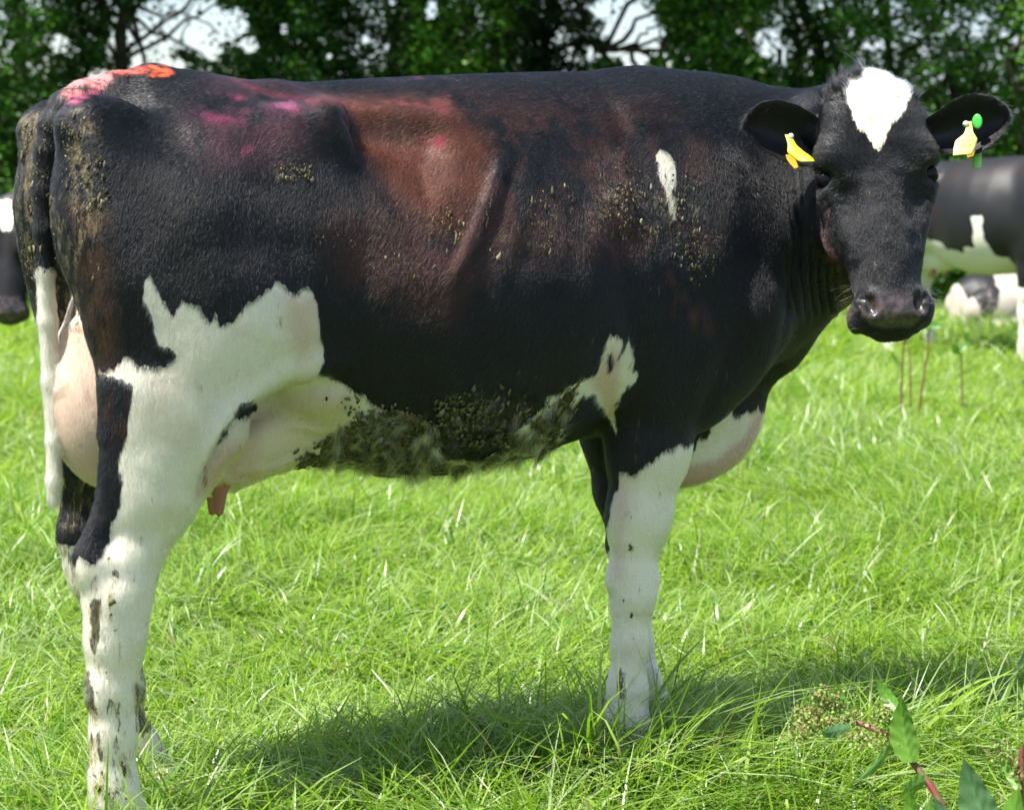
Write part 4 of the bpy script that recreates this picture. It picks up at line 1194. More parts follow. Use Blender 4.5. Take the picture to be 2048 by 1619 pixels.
# ------------------------------------------------------------------ tubes, leaves
def tube(pts, rad, ns=8, wob=0.0):
    pts = np.asarray(pts, float); rad = np.asarray(rad, float); n = len(pts)
    d = np.gradient(pts, axis=0); d /= np.linalg.norm(d, axis=1)[:, None] + 1e-9
    ref = np.array([.31, .17, .93]) if abs(d[0][2]) < .9 else np.array([1, .1, 0])
    a = np.cross(d, ref); a /= np.linalg.norm(a, axis=1)[:, None]; b = np.cross(d, a)
    th = np.linspace(0, 2 * math.pi, ns, endpoint=False)
    r = rad[:, None] * (1 + wob * (rng.random((n, ns)) - .5))
    V = pts[:, None] + r[:, :, None] * (np.cos(th)[None, :, None] * a[:, None] + np.sin(th)[None, :, None] * b[:, None])
    i, j = np.meshgrid(np.arange(n - 1), np.arange(ns), indexing='ij')
    q = np.stack([i * ns + j, i * ns + (j + 1) % ns, (i + 1) * ns + (j + 1) % ns, (i + 1) * ns + j], -1).reshape(-1, 4)
    return V.reshape(-1, 3), q
def join(parts):
    Vs, Qs, o = [], [], 0
    for V, Q in parts: Vs.append(V); Qs.append(Q + o); o += len(V)
    return np.concatenate(Vs), np.concatenate(Qs)
def curve_pts(a, b, sag=0.0, n=8, wob=.03):
    a, b = np.asarray(a, float), np.asarray(b, float); t = np.linspace(0, 1, n)[:, None]
    p = a + (b - a) * t; p[:, 2] += sag * np.sin(np.pi * t[:, 0])
    L = np.linalg.norm(b - a); q = rng.normal(0, wob * L * .5, (n, 3)); q[0] = 0; q[-1] = 0
    return p + q
def leaf_cloud(C, N, size, col, asp=.62):
    """C centres, N leaf normals; each leaf is two folded quads"""
    n = len(C)
    d = rng.normal(0, 1, (n, 3)); d[:, 2] -= .5; d -= (d * N).sum(1)[:, None] * N; d /= np.linalg.norm(d, axis=1)[:, None] + 1e-9
    s = np.cross(N, d)
    L = size[:, None]; Wd = size[:, None] * asp * .5
    base = C - d * L * .5; tip = C + d * L * .5
    up = N * L * .10
    m1 = C - d * L * .12
    V = np.stack([base, m1 + s * Wd + up, tip, m1 - s * Wd + up, C + d * L * .22 + s * Wd * .62 + up * .8, C + d * L * .22 - s * Wd * .62 + up * .8, m1, ], 1)
    o = (np.arange(n) * 7)[:, None]
    q = np.concatenate([o + np.array([[0, 1, 6, 3]]), ], 0)
    q2 = o + np.array([[1, 4, 2, 6]]); q3 = o + np.array([[6, 2, 5, 3]])
    return V.reshape(-1, 3), np.concatenate([q, q2, q3]), col.repeat(7, axis=0)
M_BARK = simple_mat("bark", (.026, .022, .014), .9, .2, .15, 25, (.095, .078, .052))
M_LEAF = leaf_material("tree_leaf", .5, .5, .35)
GAPS = [(300, 70, 95, 75), (410, 60, 85, 60), (240, 90, 40, 50), (470, 45, 40, 40), (320, 135, 70, 30), (360, 20, 120, 30), (120, 85, 22, 26), (500, 90, 26, 22), (560, 60, 20, 18), (425, 105, 30, 26), (195, 150, 26, 14),
        (1260, 40, 70, 62), (1210, 20, 40, 26), (1268, 110, 36, 44), (1225, 96, 14, 30), (1300, 75, 40, 50), (1535, 85, 34, 42), (1560, 110, 20, 30), (1478, 62, 9, 9), (1848, 100, 13, 10), (1762, 88, 18, 14), (1955, 62, 16, 14), (2035, 88, 16, 26), (2010, 70, 14, 10), (863, 20, 18, 28), (790, 8, 14, 8),
        (730, 80, 9, 12), (660, 115, 9, 10), (1340, 130, 9, 12), (1180, 108, 9, 20), (1600, 40, 8, 8), (1700, 62, 8, 12), (1330, 112, 8, 8), (1890, 155, 12, 9), (1375, 120, 8, 10), (560, 120, 8, 8), (22, 90, 9, 14), (60, 330, 9, 10), (8, 240, 8, 12), (35, 305, 10, 8)]
def in_gap(P):
    u = 1024 + P[:, 0] / P[:, 1] * FPX; v = HORI + (CAMH - P[:, 2]) / P[:, 1] * FPX
    g = np.zeros(len(P), bool)
    wob = 1 + .9 * (fbm(P, 3.5, 3) - .5) * 2
    for a, b, c, d in GAPS: g |= (((u - a) / (.80 * c)) ** 2 + ((v - b) / (.80 * d)) ** 2) < wob
    return g
def tree(label, x, D, trunk, boxes, nl, tone, leaf=.062, group="trees of the hedgerow", limbs=(), cat="tree"):
    """trunk: polylines (points, r0, r1); boxes: crown volumes (x0,x1,y0,y1,z0,z1,weight)"""
    root = empty("tree", (x, D, 0))
    tag(root, label, cat, group)
    o = np.array([x, D, 0])
    parts = []
    for pts, r0, r1 in trunk:
        P = np.asarray(pts, float)
        t = np.linspace(0, 1, len(P)); tt = np.linspace(0, 1, 4 * len(P))
        Q = np.stack([np.interp(tt, t, P[:, k]) for k in range(3)], 1)
        k = np.ones(5) / 5; Qs = Q.copy()
        for c in range(3): Qs[2:-2, c] = np.convolve(Q[:, c], k, 'valid')
        Qs += rng.normal(0, .012, Qs.shape)
        parts.append(tube(Qs - o, np.linspace(r0 * .8, r1 * .7, len(Qs)), 9, .25))
    # limbs through the crown
    lim = []
    for b in boxes:
        for _ in range(int(2 + 2.5 * b[6])):
            e = np.array([rng.uniform(b[0], b[1]), rng.uniform(b[2], b[3]), rng.uniform(b[4], b[5])])
            tp = trunk[rng.integers(len(trunk))][0]; s = np.asarray(tp[rng.integers(1, len(tp))], float)
            P = curve_pts(s, e, .1, 9, .05)
            lim.append(P); parts.append(tube(P - o, np.linspace(.030, .006, 9), 6))
            for _ in range(3):
                s2 = P[rng.integers(3, 8)]; e2 = s2 + rng.normal(0, .35, 3)
                parts.append(tube(curve_pts(s2, e2, .03, 6, .05) - o, np.linspace(.010, .003, 6), 5)); 
    V, Q = join(parts); mesh_obj("trunk", V, Q, M_BARK, root)
    CN_, CC_, SZ = [], [], []
    wsum = sum(b[6] for b in boxes)
    for b in boxes:
        nc = int(nl * b[6] / wsum / 9)
        c = np.stack([rng.uniform(b[0], b[1], nc), rng.uniform(b[2], b[3], nc), rng.uniform(b[4], b[5], nc)], 1)
        keep = rng.random(nc) < .25 + 1.3 * fbm(c, 1.1, 2)
        c = c[keep]; nc = len(c)
        r = rng.uniform(.10, .27, nc); tn = rng.uniform(.5, 1.9, nc)
        k = 26
        q = rng.normal(0, 1, (nc, k, 3)); q /= np.linalg.norm(q, axis=2)[..., None] + 1e-9
        q *= (rng.random((nc, k, 1)) ** .5) * r[:, None, None] * np.array([1.15, 1.15, .75])
        P = (c[:, None] + q).reshape(-1, 3)
        ct = (np.array(tone)[None, None] * tn[:, None, None] * rng.uniform(.7, 1.35, (nc, k, 1))).reshape(-1, 3)
        ct[:, 0] *= rng.uniform(.8, 1.25, len(ct))
        CN_.append(P); CC_.append(ct); SZ.append(rng.uniform(.65, 1.25, nc * k) * leaf * (1.0 if b[4] < 3.2 else 1.7))
    P, ct, sz = np.concatenate(CN_), np.concatenate(CC_), np.concatenate(SZ)
    g = in_gap(P) & (rng.random(len(P)) < .95)
    P, ct, sz = P[~g], ct[~g], sz[~g]
    N = rng.normal(0, 1, (len(P), 3)); N[:, 2] = np.abs(N[:, 2]) + .35; N[:, 1] -= .2; N /= np.linalg.norm(N, axis=1)[:, None]
    V, Q, C = leaf_cloud(P - o, N, sz, ct)
    mesh_obj("crown", V, Q, M_LEAF, root, dict(gcol=C), smooth=False)
    return len(P)
def pw(u, v, D): return tuple(W(u, v, D))
def make_trees():  # topmost crown boxes: unseen overhang, shaped to shade the leaves below
    n = 0
    dark, mid, light = (.038, .10, .017), (.068, .165, .025), (.105, .23, .036)
    T_ = lambda u, D: (u - 1024) / FPX * D
    n += tree("bushy mid-green tree at the left edge of the picture", T_(40, 19.5), 19.5, [([(T_(30, 19.5), 19.6, 0), (T_(40, 19.5), 19.6, 1.5), (T_(20, 19.5), 19.8, 3.6), (T_(60, 20), 20, 6)], .12, .05)],
              [(-6.6, -4.55, 18.8, 20.8, .1, 1.3, .9), (-6.6, -4.35, 18.6, 20.8, 1.2, 3.3, 2.4), (-6.8, -4.0, 18.2, 20.8, 3.3, 5.6, .7)], 17000, mid)
    n += tree("dark-stemmed tree left of the big sky gap, its long bough rising to the right", T_(243, 20), 20, [([(T_(238, 20), 20, 0), (T_(240, 20), 20, 1.5), pw(246, 130, 20), pw(238, 60, 20), pw(262, 10, 20), pw(300, -180, 20)], .11, .06),
              ([pw(248, 108, 20), pw(275, 82, 19.9), pw(330, 45, 19.8), pw(372, 12, 19.8), pw(430, -60, 19.7)], .034, .018), ([pw(240, 60, 20), pw(210, 20, 20), pw(190, -60, 20)], .04, .02)],
              [(-4.6, -3.2, 18.6, 21.0, .1, 2.15, 1.3), (-4.5, -3.5, 19.4, 20.6, 2.1, 3.3, .7), (-3.6, -2.4, 19.4, 20.8, 2.0, 3.3, .45), (-4.6, -2.0, 18.4, 20.8, 3.3, 5.6, .6)], 14000, dark)
    n += tree("dense dark tree behind the cow's rump, right of the big sky gap", T_(520, 20.6), 20.6, [([(T_(520, 20.6), 20.6, 0), pw(530, 300, 20.6), pw(520, 120, 20.6), pw(540, -100, 20.6)], .10, .05)],
              [(-3.3, -1.9, 18.9, 21.4, .1, 2.2, 1.3), (-2.75, -1.7, 18.9, 21.4, 2.0, 3.3, 1.2), (-3.2, -1.2, 18.4, 21.4, 3.3, 5.6, .55)], 15000, dark)
    n += tree("dark tree with many thin pale stems behind the middle of the cow's back", T_(760, 20.2), 20.2, [([(T_(760, 20.2), 20.2, 0), pw(755, 300, 20.2), pw(775, 150, 20.2), pw(800, 10, 20.2), pw(810, -150, 20)], .07, .04),
              ([(T_(700, 20), 20, 0), pw(690, 200, 20), pw(640, 150, 19.9), pw(600, 60, 19.9)], .02, .01), ([(T_(830, 20), 20, 0), pw(845, 160, 19.9), pw(835, 60, 19.9), pw(850, -80, 20)], .022, .012),
              ([pw(640, 240, 19.6), pw(660, 115, 19.5), pw(700, 98, 19.5), pw(760, 105, 19.5)], .010, .006), ([(T_(790, 20), 19.7, 0), pw(792, 200, 19.7), pw(782, 90, 19.7), pw(790, -20, 19.7)], .016, .010)],
              [(-2.0, -.6, 19.2, 21.8, .1, 3.3, 2.4), (-1.9, -.8, 19.4, 20.6, .1, 1.6, .6), (-2.2, .2, 18.4, 21.4, 3.3, 5.6, .55)], 15000, dark)
    n += tree("lighter green leafy tree standing just above the cow's back at mid picture", T_(930, 19.4), 19.4, [([(T_(925, 19.4), 19.4, 0), pw(920, 250, 19.4), pw(905, 120, 19.4), pw(930, 10, 19.4), pw(940, -120, 19.4)], .04, .02),
              ([(T_(1000, 19.6), 19.6, 0), pw(990, 150, 19.5), pw(1010, 30, 19.5)], .016, .008)],
              [(-.95, -.05, 19.0, 19.8, .2, 3.3, 1.5), (-.9, .3, 19.8, 21.5, .2, 3.3, 1.6), (-1.0, .6, 17.4, 20.5, 3.3, 5.0, .7)], 9500, (.110, .24, .034), .070)
    n += tree("nearly black shaded tree left of the middle sky gap", T_(1100, 20.6), 20.6, [([(T_(1090, 20.6), 20.6, 0), pw(1080, 200, 20.6), pw(1090, 80, 20.6), pw(1120, -100, 20.6)], .09, .05)],
              [(-.2, .95, 19.0, 21.6, .1, 3.3, 2.4), (-.2, 1.4, 18.4, 21.4, 3.3, 5.6, .55)], 12000, (.016, .036, .010))  # near-black leaf colour: the shade is put into the tone
    n += tree("open tree with a slanting bough across the middle sky gap", T_(1400, 20.0), 20.0, [([(T_(1420, 20), 20, 0), pw(1415, 250, 20), pw(1400, 140, 20), pw(1410, 20, 20), pw(1400, -120, 20)], .07, .04),
              ([pw(1400, 190, 20), pw(1320, 130, 19.9), pw(1262, 92, 19.8), pw(1290, 66, 19.8), pw(1322, 42, 19.8), pw(1345, 15, 19.8)], .030, .012), ([pw(1262, 92, 19.8), pw(1210, 100, 19.8), pw(1180, 80, 19.8)], .014, .006),
              ([pw(1410, 100, 20), pw(1450, 60, 20), pw(1500, 20, 20), pw(1560, -20, 20)], .028, .012)],
              [(.8, 2.6, 18.9, 21.4, .1, 2.4, 1.8), (1.45, 2.4, 18.9, 21.2, 2.3, 3.3, 1.1), (.8, 2.9, 18.4, 21.2, 3.3, 5.6, .6)], 14500, mid)
    n += tree("tree with a thick bare leaning trunk just left of the cow's head", T_(1640, 20.8), 20.8, [([(T_(1720, 20.8), 20.8, 0), pw(1690, 260, 20.8), pw(1665, 150, 20.8), pw(1625, 70, 20.8), pw(1600, 0, 20.8), pw(1560, -140, 20.8)], .095, .055),
              ([(T_(1570, 20.5), 20.5, 0), pw(1575, 200, 20.4), pw(1560, 100, 20.4), pw(1490, 10, 20.4)], .03, .012)],
              [(2.3, 3.5, 20.0, 22.4, .1, 3.3, 2.2), (2.4, 3.3, 19.6, 20.6, .1, 2.3, .7), (2.2, 3.8, 18.4, 21.4, 3.3, 5.6, .55)], 13500, dark)
    n += tree("broad tree with arching bare branches behind the ear with the green disc", T_(1880, 19.8), 19.8, [([(T_(1990, 19.8), 19.8, 0), pw(1985, 300, 19.8), pw(1975, 190, 19.7), pw(1925, 135, 19.6), pw(1880, 110, 19.6), pw(1835, 98, 19.6)], .035, .014),
              ([pw(1840, 170, 19.5), pw(1900, 135, 19.5), pw(1960, 105, 19.5), pw(2048, 60, 19.5), pw(2120, 20, 19.5)], .018, .010), ([(T_(1800, 20), 20, 0), pw(1790, 150, 20), pw(1760, 40, 20), pw(1745, -80, 20)], .05, .03)],
              [(3.2, 5.0, 18.9, 21.6, .1, 3.3, 2.6), (3.4, 5.0, 19.0, 20.0, .1, 1.7, 1.0), (3.2, 5.2, 18.4, 21.4, 3.3, 5.6, .6)], 17000, mid)
    n += tree("bright-leaved tree at the right edge of the picture", T_(2100, 19.2), 19.2, [([(T_(2110, 19.2), 19.2, 0), pw(2105, 200, 19.2), pw(2090, 60, 19.2), pw(2120, -120, 19.2)], .08, .04), ([pw(2105, 330, 19.2), pw(2040, 290, 19), pw(2030, 180, 18.9), pw(2045, 130, 18.9)], .02, .012)],
              [(4.75, 6.4, 18.6, 20.6, .1, 3.3, 2.0), (4.6, 6.6, 18.0, 20.8, 3.3, 5.6, .5)], 11000, light)
    # the wood behind: a far-off dark mass that closes the gaps low down
    C = np.stack([rng.uniform(-8, 8, 1500), rng.uniform(24, 27, 1500), rng.uniform(0, 2.2, 1500)], 1)
    P = (C[:, None] + rng.normal(0, .28, (1500, 20, 3))).reshape(-1, 3); P[:, 2] = np.abs(P[:, 2])
    P = P[~in_gap(P)]
    N = rng.normal(0, 1, (len(P), 3)); N /= np.linalg.norm(N, axis=1)[:, None]
    V, Q, Cc = leaf_cloud(P, N, rng.uniform(.12, .22, len(P)), np.array([[.02, .048, .012]]) * rng.uniform(.5, 1.6, (len(P), 1)))
    tag(mesh_obj("distant_wood", V, Q, M_LEAF, None, dict(gcol=Cc), smooth=False), "dark distant thicket filling in behind the row of trees", "thicket", kind='stuff')
    # brambles and weeds at the foot of the trees
    C = np.stack([rng.uniform(-7.5, 7.5, 900), rng.uniform(18.0, 19.6, 900), rng.uniform(0, .8, 900)], 1)
    P = (C[:, None] + rng.normal(0, .13, (900, 26, 3))).reshape(-1, 3); P[:, 2] = np.abs(P[:, 2]) + .02
    N = rng.normal(0, 1, (len(P), 3)); N[:, 2] = np.abs(N[:, 2]) + .3; N /= np.linalg.norm(N, axis=1)[:, None]
    V, Q, Cc = leaf_cloud(P, N, rng.uniform(.05, .10, len(P)), np.array([[.042, .105, .018]]) * rng.uniform(.5, 1.6, (len(P), 1)))
    tag(mesh_obj("undergrowth", V, Q, M_LEAF, None, dict(gcol=Cc), smooth=False), "low brambles and nettles along the foot of the trees", "undergrowth", kind='stuff')
    log('leaves', n)
make_trees()
# ------------------------------------------------------------------ the other cows
def other_cow(label, loc, fwd, neck, head_o, head_R, wfun, h=.017, near_head_only=False, legs=(0, .1, 0, -.08), lying=False, ears=True):
    TOR = [(a, b - .66, max(c - .66, .02), hw * 1.1, d - .66, e, f) for (a, b, c, hw, d, e, f) in TORSO] if lying else TORSO
    rz = math.atan2(fwd[1], fwd[0])
    root = empty("cow", (loc[0], loc[1], 0), rz); tag(root, label, "cow", "cows in the meadow")
    P = [loft(TOR, None, .05, 'torso')]
    for s in (-1, 1) if not lying else ():
        P += [ellip((-.015, s * .125, 1.325), (.075, .055, .075), .05, grp='torso'), ellip((.355, s * .205, 1.335), (.06, .05, .05), .07, grp='torso'),
              ellip((-.01, s * .12, 1.20), (.065, .055, .12), .05, grp='torso')]
    if lying:
        for s in (-1, 1):
            P += [ellip((.22, s * .27, .25), (.26, .12, .20), .05, grp='torso'), cone((.45, s * .34, .12), (.12, s * .38, .07), .08, .045, .03, grp='leg'), cone((.12, s * .38, .07), (.40, s * .42, .05), .04, .035, .02, grp='leg'),
                  ellip((1.22, s * .19, .40), (.18, .09, .24), .07, grp='torso'), cone((1.15, s * .22, .25), (1.42, s * .24, .09), .10, .06, .04, grp='leg'), cone((1.42, s * .24, .09), (1.16, s * .22, .05), .05, .04, .02, grp='leg')]
    else:
        P += hind_leg(-1, legs[0], .185, 'leg') + hind_leg(1, legs[1], .17, 'leg') + front_leg(-1, legs[2], .165, 'leg') + front_leg(1, legs[3], .165, 'leg')
    P += chain(neck, .08, 1.0, 'neck')
    if not lying: P += [ellip((1.30, 0, .74), (.15, .07, .14), .05, grp='brisket'), ellip((.08, 0, .82), (.14, .12, .17), .015, grp='udder'), ellip((.26, 0, .76), (.19, .13, .11), .02, grp='udder')]
    for x in (.16, .30) if not lying else ():
        for s in (-1, 1): P.append(cone((x, s * .07, .69), (x, s * .075, .605), .018, .011, .012, grp='teat'))
    if not lying: P += chain([(-.05, 0, 1.40, .03), (-.10, 0, 1.30, .024), (-.115, 0, 1.0, .017), (-.10, .01, .7, .015), (-.09, .01, .5, .022)], .012, 1.0, 'tail')
    P += head_prims(head_o, head_R)
    R_ = np.asarray(head_R)
    if ears:
        for s in (-1, 1):
            c = head_o + np.array([s * .175, -.09, .115]) @ R_
            P.append(ellip(c, (.085, .016, .050), .02, R_, grp='ear'))
    c0 = np.array([q.c for q in P])
    V, Q = surface_net(P, (-.3, min(-.5, head_o[1] - .35), -.02), (max(1.8, head_o[0] + .45), max(.5, head_o[1] + .35), 1.62), h, 2)
    g = groups_of(P, V)
    V = V + vnormals(V, Q) * (.006 * (fbm(V, 8, 2) - .5))[:, None]
    w, cw = wfun(V, g, (V - head_o) @ R_.T)
    n = len(V)
    cb = np.tile([.0075, .0075, .0085], (n, 1)); cb += .6 * sstep(fbm(V, 5, 3), .45, .7)[:, None] * (np.array([.020, .011, .009]) - cb)
    cb[g == 'teat'] = (.30, .12, .08); cw[g == 'teat'] = (.40, .16, .10)
    q = (V - head_o) @ R_.T
    ns = ((g == 'head') & (q[:, 2] < -.215) & (q[:, 1] > -.02)).astype(float)
    mud = np.where((V[:, 2] < .35), .25, 0) * np.ones(n)
    mesh_obj("body", V, Q, M_HIDE, root, dict(white=w, cb=cb, cw=cw, mud=mud, skin=(g == 'udder') * .5, nose=ns, hoof=hoof_mask(V)))
    for s in (-1, 1):
        v_, f_ = sphere_arrays(head_o + np.array([s * .1015, -.040, -.003]) @ R_, .0185, 16, 10)
        mesh_obj("eye", v_, f_, M_EYE, root)
    return root
def frame_in(fwd, yaw, pitch):
    f = np.array([fwd[0], fwd[1]]); f = f / np.linalg.norm(f); n = np.array([-f[1], f[0]])
    hx, hy, hz = head_frame(yaw, pitch)
    return np.array([[a[:2] @ f, a[:2] @ n, a[2]] for a in (hx, hy, hz)])
def wc(n): return np.tile([.72, .68, .58], (n, 1))
# left: its head lowered towards the photographer, cut by the edge of the picture
def w_left(V, g, q):
    w = np.full(len(V), -.2)
    b = np.isin(g, ['torso', 'leg', 'neck', 'brisket'])
    w[b] = np.maximum(.26 - V[b, 2] + .25 * (fbm(V[b], 4, 2) - .5), .12 - np.abs(V[b, 0] - .2)) 
    w[g == 'udder'] = .1
    h = g == 'head'
    w[h] = np.where(q[h, 1] > -.07, np.minimum(.045 + .6 * (q[h, 2] - .09) - np.abs(q[h, 0] + .005), .6) , -.1)
    w[h & (q[:, 2] < .055)] = -.1
    w[h & (q[:, 2] > .20)] = -.05
    return w, wc(len(V))
fL = np.array([-.88, -.47]); hW = np.array([-2.085, 8.3, .985])
oL = hW[:2] - 1.78 * fL / np.linalg.norm(fL)
RL_ = frame_in(fL, math.radians(6), math.radians(14))
other_cow("black cow with a white forehead lowering its head at the left edge", oL, fL, [(1.24, 0, 1.14, .27), (1.42, 0, 1.08, .19), (1.56, .03, 1.03, .15), (1.66, .05, 1.0, .12)], np.array([1.78, 0, .965]), RL_, w_left)
# right: grazing side on behind the head of the large cow
def w_right(V, g, q):
    b = np.isin(g, ['torso', 'leg', 'neck', 'brisket'])
    w = np.full(len(V), -.2)
    jit = .09 * (fbm(V, 8, 2) - .5) + .05 * (fbm(V + 5, 22, 2) - .5)
    x, z = V[:, 0], V[:, 2]
    low = .80 + .10 * sstep(x, .95, .7) - .09 * np.exp(-((x - .62) / .14) ** 2) - z
    patch = np.minimum(.040 + .25 * np.maximum(.95 - z, 0) + .10 * np.maximum(z - 1.0, 0) - np.abs(x - .86 + .12 * (z - .9)), 1.06 - .35 * np.abs(np.abs(x - .86) - .04) - z)
    w[b] = (np.maximum(low, patch) + jit)[b]
    fl = b & (x > 1.02); w[fl] = (.60 - z + jit)[fl]
    fh = b & (x > 1.12) & (z > .62); w[fh] = -.1
    w[g == 'udder'] = .1
    h = g == 'head'; w[h] = .03 - np.abs(q[h, 0])
    return w, wc(len(V))
fR = np.array([.66, -.75]); fR /= np.linalg.norm(fR); nR = np.array([-fR[1], fR[0]])
legR = np.array([3.40, 13.3]); oR = legR - 1.09 * fR + .165 * nR
RR_ = frame_in(fR, math.atan2(fR[1], fR[0]) + math.pi / 2, math.radians(25))
other_cow("black and white cow standing behind the head of the large cow", oR, fR, [(1.26, 0, 1.16, .27), (1.45, 0, 1.12, .19), (1.68, 0, 1.02, .13), (1.86, 0, .90, .10)], np.array([1.98, 0, .80]), RR_, w_right).location.z = -.07
# a pale one lying in the grass behind it
def lying_cow():
    root = empty("cow", (3.55, 15.9, 0), math.radians(8)); tag(root, "pale brownish-white cow with a black patch lying under the standing cow", "cow", "cows in the meadow")
    TL = [(a * .9, b * .9 - .82 if b > .9 else .02, .0, hw * 1.05, .20, 2, 2.6) for (a, b, c, hw, d, e, f) in TORSO]
    P = [loft(TL, None, .05, 'torso')]
    for s in (-1, 1):
        P += [ellip((.22, s * .24, .22), (.24, .11, .17), .05, grp='torso'), cone((.42, s * .28, .10), (.12, s * .32, .07), .07, .045, .03, grp='leg'),
              cone((1.05, s * .2, .25), (1.30, s * .22, .08), .10, .055, .04, grp='leg'), cone((1.30, s * .22, .08), (1.08, s * .2, .05), .05, .04, .02, grp='leg')]
    P += chain([(1.15, 0, .42, .19), (1.40, 0, .55, .12), (1.52, 0, .66, .09)], .07, 1.0, 'neck')
    ho = np.array([1.62, 0, .66]); hr = np.array([[0, -1, 0], [.93, 0, -.36], [.36, 0, .93]])
    P += head_prims(ho, hr)
    V, Q = surface_net(P, (-.2, -.5, -.03), (2.1, .5, 1.1), .02, 2)
    V = V + vnormals(V, Q) * (.012 * (fbm(V, 6, 2) - .5))[:, None]
    n = len(V); g = groups_of(P, V)
    w = np.maximum(np.abs(V[:, 0] - .12) - .06 - .3 * (V[:, 2] - .2), 0) * 1.0 - .004 + .02 * (fbm(V, 8, 2) - .5)
    w = np.where(V[:, 0] > .9, -.1, w)
    cw = np.tile([.50, .43, .36], (n, 1)); 
    mesh_obj("body", V, Q, M_HIDE, root, dict(white=w, cb=np.tile([.014, .013, .014], (n, 1)), cw=cw, mud=np.full(n, .15), skin=np.zeros(n), nose=((g == 'head') & (((V - ho) @ hr.T)[:, 2] < -.215)) * 1., hoof=np.zeros(n)))
lying_cow()
log('other cows')

# ------------------------------------------------------------------ docks
M_DOCK = leaf_material("dock_leaf", .35, .40, .5, tint=(1.2, 1.4, .5))
M_STEM = simple_mat("dock_stem", (.20, .028, .040), .45, .4, .15, 40, (.12, .10, .03))
M_SEED = leaf_material("dock_seed", .2, .6, .3)
def dock_leaf(base, tip, side, width, arch, col, nu=26, nv=13, wave=.10):
    """a long pointed leaf with a folded midrib and crinkled edges"""
    base, tip, side = (np.asarray(a, float) for a in (base, tip, side))
    ax = tip - base; L = np.linalg.norm(ax); side = side / np.linalg.norm(side); nrm = np.cross(ax / L, side)
    V, C = [], []
    for i in range(nu):
        t = i / (nu - 1)
        w = width * (math.sin(math.pi * min(1, t * 1.0 + .06) ** .75) ** .8 if t < .999 else .0) + .0006
        c = base + ax * t + nrm * arch * math.sin(math.pi * t)
        for j in range(nv):
            s = 2 * j / (nv - 1) - 1
            z = .22 * abs(s) * w + wave * w * math.sin(t * 31 + s * 3) * abs(s) ** 1.5 + .04 * w * math.sin((t * 20 - abs(s) * 5) * 2.0) * (1 - abs(s))
            V.append(c + side * w * s + nrm * z)
            v_ = 1.0 + .25 * (abs(s) < .08) + .10 * math.sin((t * 22 - abs(s) * 4.5) * 2)
            C.append(np.array(col) * v_)
    i, j = np.meshgrid(np.arange(nu - 1), np.arange(nv - 1), indexing='ij'); a = (i * nv + j).ravel()
    return np.array(V), np.stack([a, a + nv, a + nv + 1, a + 1], 1), np.array(C)
def dock_seeds(path, n, spread, col):
    path = np.asarray(path, float); t = rng.random(n) ** .8 * (len(path) - 1); k = np.minimum(t.astype(int), len(path) - 2); f = (t - k)[:, None]
    P = path[k] * (1 - f) + path[k + 1] * f + rng.normal(0, spread, (n, 3))
    N = rng.normal(0, 1, (n, 3)); N /= np.linalg.norm(N, axis=1)[:, None]
    return leaf_cloud(P, N, rng.uniform(.004, .0085, n), np.array(col)[rng.integers(len(col), size=n)] * rng.uniform(.7, 1.2, (n, 1)), .9)
def dock(label, o, stems, leaves, seeds=(), rs=.006):
    root = empty("dock_plant", tuple(o)); tag(root, label, "dock plant", "dock plants in the grass"); o = np.array(o)
    for pts, r0, r1 in stems:
        P = np.asarray(pts, float); t = np.linspace(0, 1, len(P)); tt = np.linspace(0, 1, 18)
        Q = np.stack([np.interp(tt, t, P[:, k]) for k in range(3)], 1)
        V, F = tube(Q - o, np.linspace(r0, r1, 18), 8, .12); mesh_obj("stem", V, F, M_STEM, root)
    for lf in leaves:
        V, F, C = dock_leaf(np.asarray(lf[0]) - o, np.asarray(lf[1]) - o, *lf[2:]); mesh_obj("leaf", V, F, M_DOCK, root, dict(gcol=C))
    for path, n, sp in seeds:
        V, F, C = dock_seeds(np.asarray(path) - o, n, sp, [(.30, .38, .10), (.38, .36, .16), (.30, .20, .10), (.20, .32, .06), (.24, .36, .07)])
        mesh_obj("seed_head", V, F, M_SEED, root, dict(gcol=C), smooth=False)
dk = lambda u, v, D: W(u, v, D)
GL, GB = (.13, .27, .025), (.10, .20, .075)
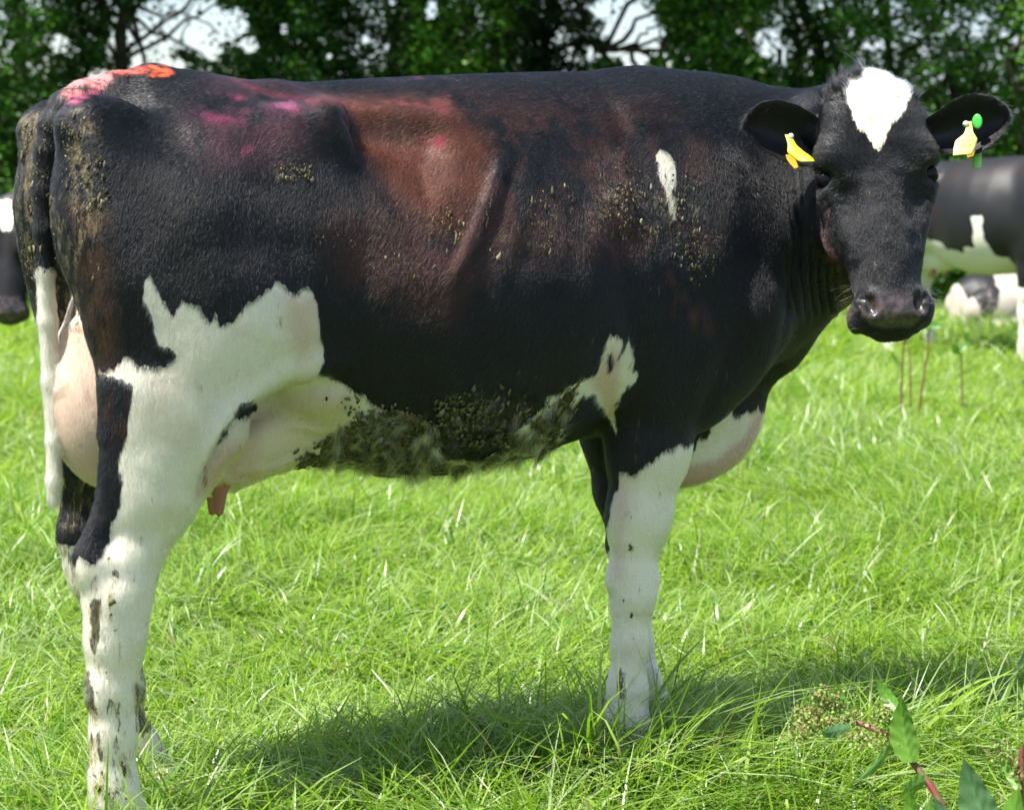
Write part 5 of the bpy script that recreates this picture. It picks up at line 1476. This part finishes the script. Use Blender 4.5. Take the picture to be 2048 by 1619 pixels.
dock("flowering dock with a red stem and pale seed heads in the right foreground", (*dk(1915, 1700, 3.45)[:2], 0),
     [([dk(1925, 1770, 3.42), dk(1890, 1625, 3.44), dk(1868, 1580, 3.46), dk(1838, 1540, 3.48), dk(1812, 1505, 3.5)], .0085, .006),
      ([dk(1812, 1505, 3.5), dk(1775, 1468, 3.54), dk(1722, 1446, 3.58), dk(1680, 1432, 3.6)], .0065, .004)],
     [(dk(1822, 1524, 3.47), dk(1804, 1388, 3.50), (1, .25, 0), .026, .012, GL), (dk(1786, 1490, 3.5), dk(1712, 1562, 3.44), (.35, .4, .8), .019, -.012, (.16, .30, .06)), (dk(1700, 1440, 3.58), dk(1668, 1352, 3.60), (1, .2, .5), .010, .010, GL),
      (dk(1795, 1418, 3.55), dk(1752, 1352, 3.58), (.8, .3, .5), .013, .010, (.10, .24, .02)), (dk(1700, 1452, 3.56), dk(1642, 1468, 3.52), (.1, .5, .9), .011, .012, GB), (dk(1850, 1560, 3.46), dk(1800, 1600, 3.38), (.2, .4, .9), .016, .008, GL)],
     [([dk(1720, 1445, 3.58), dk(1665, 1400, 3.6), dk(1640, 1388, 3.6)], 420, .010), ([dk(1700, 1445, 3.58), dk(1640, 1420, 3.6), dk(1592, 1436, 3.6)], 480, .010), ([dk(1700, 1450, 3.58), dk(1640, 1450, 3.58), dk(1580, 1470, 3.58)], 420, .009),
      ([dk(1800, 1500, 3.5), dk(1770, 1440, 3.53), dk(1760, 1415, 3.53)], 300, .009), ([dk(1790, 1500, 3.5), dk(1740, 1480, 3.52), dk(1700, 1462, 3.54)], 260, .008)])
dock("dock with broad blue-green leaves in the bottom right corner", (*dk(1990, 1760, 3.3)[:2], 0), [([dk(2040, 1760, 3.3), dk(2043, 1560, 3.32), dk(2044, 1490, 3.33)], .006, .004)],
     [(dk(2000, 1700, 3.28), dk(1925, 1508, 3.32), (.9, .3, .3), .034, .014, GB), (dk(2010, 1720, 3.26), dk(2040, 1565, 3.3), (.9, -.2, -.3), .024, .012, GL), (dk(1985, 1730, 3.26), dk(1862, 1585, 3.3), (.6, .5, .6), .026, .020, GB), (dk(2040, 1580, 3.3), dk(1990, 1478, 3.34), (.8, .2, .4), .008, .01, GL)],
     [([dk(2040, 1560, 3.32), dk(2030, 1520, 3.33), dk(1995, 1488, 3.34)], 260, .008)])
dock("clump of low dock leaves at the bottom edge right of centre", (*dk(1830, 1760, 3.28)[:2], 0), [([dk(1838, 1760, 3.28), dk(1838, 1640, 3.28)], .006, .005)],
     [(dk(1840, 1700, 3.27), dk(1818, 1572, 3.30), (.9, .2, .3), .020, .012, GL), (dk(1836, 1700, 3.27), dk(1755, 1604, 3.3), (.5, .4, .7), .016, .016, GB), (dk(1842, 1700, 3.27), dk(1862, 1590, 3.3), (.9, -.2, .2), .016, .010, (.11, .24, .03))])
dock("far dock with two red stems below the muzzle of the large cow", (*dk(1825, 800, 10.1)[:2], 0),
     [([dk(1802, 845, 10.1), dk(1803, 770, 10.1), dk(1806, 700, 10.1), dk(1812, 640, 10.1)], .0075, .003), ([dk(1836, 845, 10.1), dk(1845, 770, 10.1), dk(1856, 700, 10.1), dk(1858, 640, 10.1)], .0075, .003), ([dk(1822, 845, 10.2), dk(1820, 700, 10.2)], .006, .004)],
     [(dk(1806, 735, 10.1), dk(1780, 700, 10.1), (.6, .3, .8), .012, .01, (.14, .26, .04)), (dk(1846, 760, 10.1), dk(1868, 730, 10.1), (.6, .3, .8), .011, .01, (.14, .26, .04)), (dk(1808, 690, 10.1), dk(1828, 655, 10.1), (.8, .3, .5), .014, .01, (.16, .30, .05)), (dk(1856, 690, 10.1), dk(1838, 668, 10.1), (.8, .3, .5), .012, .01, (.18, .30, .05)), (dk(1850, 662, 10.1), dk(1898, 632, 10.1), (.3, .2, 1), .022, .02, (.22, .38, .06)), (dk(1852, 650, 10.1), dk(1890, 655, 10.0), (.2, .3, 1), .02, .02, (.08, .2, .03)), (dk(1812, 672, 10.1), dk(1790, 640, 10.1), (.9, .2, .3), .02, .01, (.12, .26, .03)), (dk(1858, 720, 10.1), dk(1880, 690, 10.1), (.5, .3, .8), .012, .01, (.12, .26, .03))])
dock("single broad dock leaf on a short stalk right of the far red stems", (*dk(1925, 760, 10.3)[:2], 0), [([dk(1926, 830, 10.3), dk(1922, 700, 10.3)], .005, .004)],
     [(dk(1918, 700, 10.3), dk(1948, 684, 10.3), (.4, .3, .9), .030, .02, (.10, .25, .03)), (dk(1922, 705, 10.3), dk(1902, 690, 10.2), (.4, .3, .9), .022, .01, (.08, .2, .03))])
log('docks')
